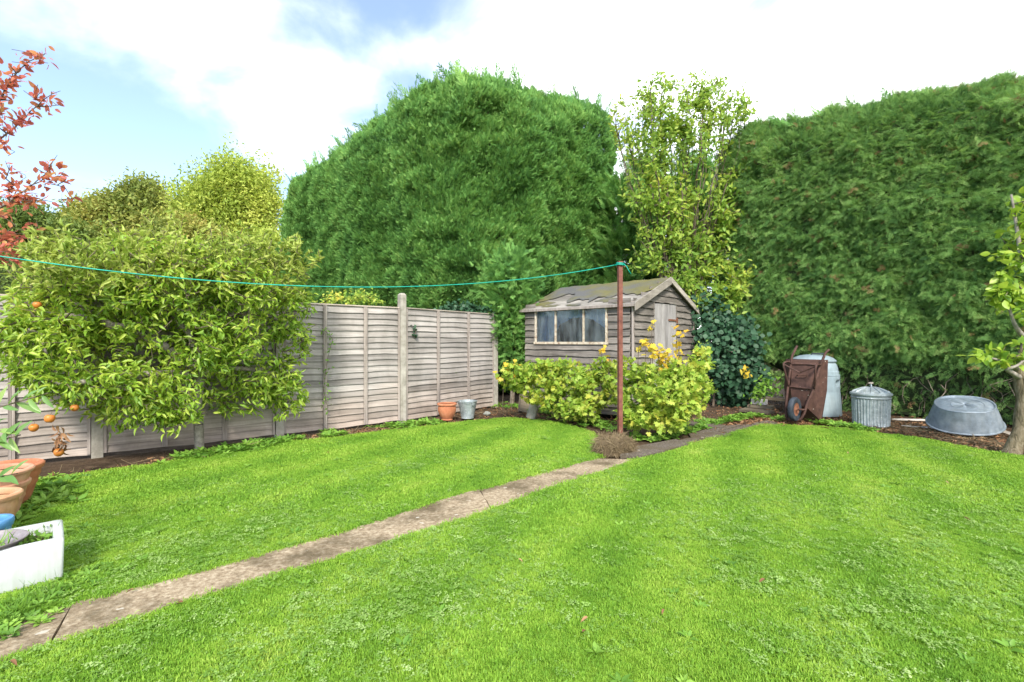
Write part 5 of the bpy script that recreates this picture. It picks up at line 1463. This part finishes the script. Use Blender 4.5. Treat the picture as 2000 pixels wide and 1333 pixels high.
def climber(name, label, pts, n, size, mat, shape=LEAF3, cat='climber', spread=.05, org=None):
    o_ = np.array(pts[0]); t = empty(name, tuple(o_)); tag(t, label, cat)
    pts = np.array(pts); f = rng.random(n) * (len(pts) - 1); k = f.astype(int); fr = (f - k)[:, None]
    P = pts[k]*(1-fr) + pts[k+1]*fr + rng.normal(size=(n, 3)) * spread
    tube_segments('stem', pts[:-1] - o_, pts[1:] - o_, np.full(len(pts)-1, .004), np.full(len(pts)-1, .003), M['twig'], t, 5)
    joined('foliage', *shape, P - o_, frames(rand_unit(n), rand_unit(n)*.6 + np.array([.2, -.5, .7])), size * rng.uniform(.6, 1.2, n), mat, t)['kind'] = 'stuff'
climber('ivy', 'ivy creeping over the fence top near the last post', [L_(862, 612, 8.9), L_(880, 600, 8.95), L_(905, 600, 9.2), L_(930, 603, 9.4), L_(962, 612, 9.55)], 420, .07, M['ivy'], IVL, 'ivy', .055)
climber('climbing_plant', 'yellow green climber showing above the fence left of the tall concrete post', [L_(632, 590, 7.6), L_(660, 582, 7.7), L_(690, 588, 7.8), L_(712, 578, 7.8), L_(738, 592, 7.9)], 420, .07, M['currant'], LEAF3, 'climber', .055)
climber('ivy_sprig', 'thin ivy sprig trailing down beside the apple tree on the fence', [L_(628, 640, 6.86), L_(650, 662, 6.95), L_(640, 700, 6.9), L_(632, 760, 6.85), L_(640, 800, 6.85)], 70, .05, M['weed'], LEAF3, 'climber', .035)
climber('ivy_sprig', 'small ivy sprig clinging to the fence right of the tall post', [L_(808, 640, 7.9), L_(812, 650, 7.92), L_(810, 660, 7.92)], 22, .05, M['ivy'], IVL, 'ivy', .02)
climber('ivy_sprig', 'small green sprig growing through the fence above the bucket', [L_(878, 718, 8.65), L_(886, 726, 8.75), L_(893, 732, 8.8)], 24, .05, M['weed'], LEAF3, 'climber', .02)
climber('fern', 'fern like weeds growing behind the pale block by the compost bin', [L_(1478, 776, 8.9), L_(1490, 760, 8.95), L_(1500, 745, 9.0), L_(1515, 765, 8.9)], 260, .09, M['weed'], LEAF3, 'fern', .07)
climber('yellow_sprig', 'yellow and orange leaved sprig in front of the ivy', [L_(1447, 718, 9.1), L_(1455, 728, 9.1), L_(1465, 735, 9.1)], 22, .11, M['currant_gold'], LEAF, 'plant', .035)
climber('bramble', 'pale twiggy plant growing up beside the shed wall', [L_(1350, 760, 8.0), L_(1360, 720, 8.0), L_(1368, 690, 8.0), L_(1378, 670, 8.0)], 60, .07, M['shrub_leaf'], LEAF3, 'plant', .06)

def rosette(seed, n=9, mat='weed'):
    r_ = np.random.default_rng(seed); vs, fs = [], []
    for i in range(n):
        a = 2*math.pi*i/n + r_.normal()*.2; tilt = r_.uniform(.15, .8); d = np.array([math.cos(a)*math.cos(tilt), math.sin(a)*math.cos(tilt), math.sin(tilt)])
        fr = frames(d[None], np.array([[0, 0, 1.]]) + r_.normal(size=(1, 3))*.3)[0]; w = LEAF3[0] * r_.uniform(.6, 1.1) @ fr.T + np.array([0, 0, .05]) + d*.15; fs.append(LEAF3[1] + sum(len(x) for x in vs)); vs.append(w)
    return proto('rosette', np.concatenate(vs), np.concatenate(fs), M[mat])
ROS = [rosette(k) for k in range(3)]
def zrot(n, tilt=.15):
    a = rng.uniform(0, 2*math.pi, n); N = rng.normal(size=(n, 3)) * tilt; N[:, 2] = 1
    return frames(np.stack([np.cos(a), np.sin(a), np.zeros(n)], 1), N)
def along(pts, n, w):
    pts = np.array([tuple(p) for p in pts])[:, :2]; L = np.linalg.norm(np.diff(pts, axis=0), axis=1); c = np.cumsum(L) / L.sum(); r = rng.random(n)
    k = np.searchsorted(c, r); f = rng.random(n)[:, None]; p = pts[k]*(1-f) + pts[k+1]*f
    return np.concatenate([p + rng.normal(size=(n, 2)) * w, np.zeros((n, 1))], 1)
bed = [G(110, 940), G(300, 905), G(450, 880), G(560, 862), G(700, 843), G(860, 824)]
W1 = along(bed[1:], 520, .10); cl = np.array([noise.noise(Vector((p[0]*1.7, p[1]*1.7, 0))) for p in W1]); W1 = W1[cl > -.05]
W2 = along([G(1235, 858), G(1290, 858), G(1335, 845), G(1395, 828), G(1460, 812), G(1530, 820)], 300, .07)
W3 = along([G(60, 1010), G(80, 950), G(105, 935)], 90, .12)
W4 = along([G(1600, 826), G(1650, 832), G(1700, 842)], 110, .06)
W5 = along([G(980, 790), G(1040, 800), G(1130, 820), G(1200, 838)], 200, .16)
W = np.concatenate([W1, W2, W3, W4, W5]); n = len(W)
o = scatter('low_weeds', W, zrot(n, .3), rng.uniform(.04, .10, n), ROS); tag(o, 'low green weeds along the soil at the foot of fence and bushes', 'weeds')
W = along([G(-30, 1250), G(20, 1215), G(60, 1180), G(125, 1150), G(160, 1130)], 240, .075); n = len(W)
o = scatter('sink_weeds', W, zrot(n, .35), rng.uniform(.022, .055, n), ROS); tag(o, 'rough broad leaved weeds round the foot of the white sink', 'weeds')
n = 110; P = along([G(0, 1225), G(60, 1180), G(125, 1150)], n, .03); D = rng.normal(size=(n, 3))*.55 + np.array([0, 0, 1.0])
o = joined('long_grass', *BL, P, frames(D, rand_unit(n)), rng.uniform(.05, .15, n), M['weed'], None); tag(o, 'long grass blades against the white sink', 'grass', kind='stuff')
# litter
def litter_pts():
    a = along(bed, 900, .13); b_ = np.concatenate([rng.uniform((-1.3, 7.6), (1.9, 9.7), (900, 2)), np.zeros((900, 1))], 1)
    c = along([G(1440, 830), G(1560, 815), G(1660, 826), G(1760, 832), G(1900, 856), G(2000, 880)], 2400, .32)
    d = rng.uniform((2.5, 6.6), (7.5, 10.5), (1500, 2)); d = np.concatenate([d, np.zeros((1500, 1))], 1)
    return np.concatenate([a, b_, c, d])
LP = litter_pts(); LP = LP[~inside(left_lawn, LP) & ~inside(right_lawn, LP)]; LP[:, 2] = rng.uniform(-.022, .012, len(LP)); n = len(LP)
o = joined('leaf_litter', *LEAF_CURL, LP, frames(rand_unit(n) * [1, 1, .3], rng.normal(size=(n, 3))*.45 + np.array([0, 0, 1])), rng.uniform(.025, .075, n), M['dead_leaf'], None); tag(o, 'dead brown leaves and bits scattered over the bare soil', 'litter', kind='stuff')
n = 1500; LP = np.concatenate([along(bed, 350, .12), along([G(890, 815), G(1000, 800), G(1150, 825)], 400, .2), along([G(1660, 832), G(1760, 836), G(1900, 860), G(1990, 882)], 750, .2)])
LP = LP[~inside(left_lawn, LP) & ~inside(right_lawn, LP)]; n = len(LP); LP[:, 2] = rng.uniform(-.02, .02, n)
TW = (np.array([(-.02, 0, 0), (.02, 0, 0), (.012, 1, .05), (-.012, 1, .05), (0, 0, .03), (0, 1, .07)]), np.array([(0, 1, 2, 3), (1, 4, 5, 2), (4, 0, 3, 5)]))
o = joined('twig_litter', *TW, LP, frames(rand_unit(n) * [1, 1, .15], rand_unit(n) + np.array([0, 0, 1])), rng.uniform(.05, .2, n), M['hay'], None); tag(o, 'dry twigs and stalks strewn over the bare soil', 'litter', kind='stuff')
# soil lumps
import mathutils
def soil_bed(name, ps, z):
    o = sheet(name, ragged(ps, .02, .1), z, M['soil'], .03); tag(o, kind='structure'); return o

# single fallen leaves lying on lawn and path
me = np_mesh('fallen_leaf', *LEAF_CURL); me.materials.append(M['dead_leaf'])
FL = [(148, 973, 'fallen leaf on the left lawn just right of the terracotta pots'), (262, 1151, 'fallen leaf on the path edge, nearest the white sink'), (358, 1176, 'fallen leaf on the path where the right lawn starts, near the sink'),
      (20, 1290, 'fallen leaf at the bottom left corner of the picture'), (1148, 1205, 'larger pale fallen leaf on the near lawn, bottom centre'), (1297, 1190, 'fallen leaf on the near lawn right of the larger pale one'),
      (1494, 1131, 'fallen leaf alone on the right half of the near lawn'), (1137, 1235, 'fallen leaf just below the larger pale one, bottom centre'), (1655, 883, 'fallen leaf on the lawn in front of the dustbin'),
      (1846, 940, 'fallen leaf on the lawn in front of the tin bath'), (1360, 862, 'fallen leaf on the dark slabs below the golden bush'), (1880, 1010, 'fallen leaf on the lawn well in front of the old trunk'),
      (640, 885, 'fallen leaf on the left lawn near the fence'), (1012, 1092, 'fallen leaf on the right lawn below the slab joint of the path')]
for px, py, lb_ in FL:
    g = G(px, py, .03); o = bpy.data.objects.new('fallen_leaf', me); o.location = g; s_ = rng.uniform(.03, .045); o.scale = (s_,)*3; o.rotation_euler = (rng.normal()*.2, rng.normal()*.2, rng.uniform(0, 6)); col.objects.link(o)
    tag(o, 'small brown ' + lb_ if 'larger' != lb_[:6] else lb_, 'leaf', 'fallen leaves on lawn and path')

# ------------------------------------------------------------------ grass
def grass_clump(seed, nb, h, spread, mat, w=.0022):
    r_ = np.random.default_rng(seed); vs, fs = [], []; k = 0
    for i in range(nb):
        p = np.array([r_.normal()*spread, r_.normal()*spread, 0]); a = r_.uniform(0, 2*math.pi); L = h * r_.uniform(.55, 1.25); ln = r_.uniform(.15, 1.0)
        d = np.array([math.cos(a), math.sin(a), 0]); s_ = np.array([-math.sin(a), math.cos(a), 0]) * w * r_.uniform(.8, 1.5)
        m = p + d*L*ln*.35 + np.array([0, 0, L*.62]); t_ = p + d*L*ln + np.array([0, 0, L*(1 - ln*.35)])
        vs += [p - s_, p + s_, m + s_*.9, m - s_*.9, t_ + s_*.15, t_ - s_*.15]; fs += [(k, k+1, k+2, k+3), (k+3, k+2, k+4, k+5)]; k += 6
    return proto('grass_clump', np.array(vs), np.array(fs), M[mat])
def clover_clump(seed):
    r_ = np.random.default_rng(seed); vs, fs = [], []; k = 0
    for i in range(9):
        c = np.array([r_.normal()*.028, r_.normal()*.028, r_.uniform(.012, .030)]); a0 = r_.uniform(0, 6.3); s_ = r_.uniform(.005, .011); tl_ = r_.normal(size=2)*.25
        for j in range(3):
            a = a0 + j*2.094; d = np.array([math.cos(a), math.sin(a), tl_[0]*math.cos(a) + tl_[1]*math.sin(a)]); q = np.array([-math.sin(a), math.cos(a), .15])
            vs += [c, c + d*s_*.8 + q*s_*.55, c + d*s_*1.25, c + d*s_*.8 - q*s_*.55]; fs.append((k, k+3, k+2, k+1)); k += 4
    return proto('clover', np.array(vs), np.array(fs), M['clover'])
GC = [grass_clump(k, 34, .023, .022, 'grass', .0019) for k in range(4)]
GCF = [grass_clump(10 + k, 44, .026, .04, 'grass', .0028) for k in range(3)]
CLV = [clover_clump(k) for k in range(3)]
keep_out = [[q for q in upper] + [q for q in lower[::-1]]]
def cover(dens_fn, ymin, ymax, dmax):
    xm = ymax * 1.12 + .3; n = int((2*xm) * (ymax - ymin) * dmax)
    P = np.stack([rng.uniform(-xm, xm, n), rng.uniform(ymin, ymax, n), np.zeros(n)], 1)
    P = P[(np.abs(P[:, 0]) < P[:, 1]*1.12 + .35)]
    jit = P + rng.normal(size=P.shape) * .012
    P = P[inside(left_lawn, jit) | inside(right_lawn, jit)]
    return P
P = cover(None, 1.2, 3.6, 2100); n = len(P)
hs = np.array([.75 + .5*noise.noise(Vector((p[0]*1.1, p[1]*1.1, 4))) for p in P])
lg = scatter('lawn_grass', P, zrot(n, .12), np.clip(hs, .5, 1.2) * rng.uniform(.75, 1.2, n), GC); tag(lg, 'short mown green grass in the nearer part of the lawn', 'grass')
P = cover(None, 3.6, 9.2, 950); n = len(P)
hs = np.array([.85 + .5*noise.noise(Vector((p[0]*1.1, p[1]*1.1, 4))) for p in P])
lg = scatter('lawn_grass', P, zrot(n, .12), np.clip(hs, .5, 1.25) * rng.uniform(.75, 1.2, n), GCF); tag(lg, 'short mown green grass in the farther part of the lawn', 'grass')
P = cover(None, 1.2, 6.5, 620)
cl = np.array([noise.noise(Vector((p[0]*.9 + 5, p[1]*.9, 0))) + .6*noise.noise(Vector((p[0]*4, p[1]*4, 2))) for p in P]) + .35 - np.maximum(0, P[:, 1] - 3.2) * .22
P = P[cl + rng.normal(size=len(P))*.25 > .34]; n = len(P)
lg = scatter('lawn_clover', P, zrot(n, .1), rng.uniform(.55, 1.1, n), CLV); tag(lg, 'small clover leaves growing through the near lawn', 'clover')
# tufts along unmown edges
P = cover(None, 1.3, 8.5, 14); n = len(P)
lg = scatter('lawn_weeds', P, zrot(n, .2), rng.uniform(.022, .05, n), ROS); tag(lg, 'small flat weeds dotted through the mown lawn', 'weeds')
ed = np.concatenate([along([q + Vector((-.012, .012, 0)) for q in upper], 330, .010), along([q + Vector((.012, -.012, 0)) for q in lower], 420, .010), along([G(1330, 874), G(1430, 850), G(1490, 831), G(1540, 832), G(1600, 834), G(1700, 843)], 500, .03), along([G(1000, 818), G(1090, 826), G(1150, 845), G(1182, 868)], 200, .03)]); n = len(ed)
lg = scatter('edge_grass', ed, zrot(n, .35), rng.uniform(.5, 1.0, n), GC); tag(lg, 'longer grass tufts hanging over the path and lawn edges', 'grass')
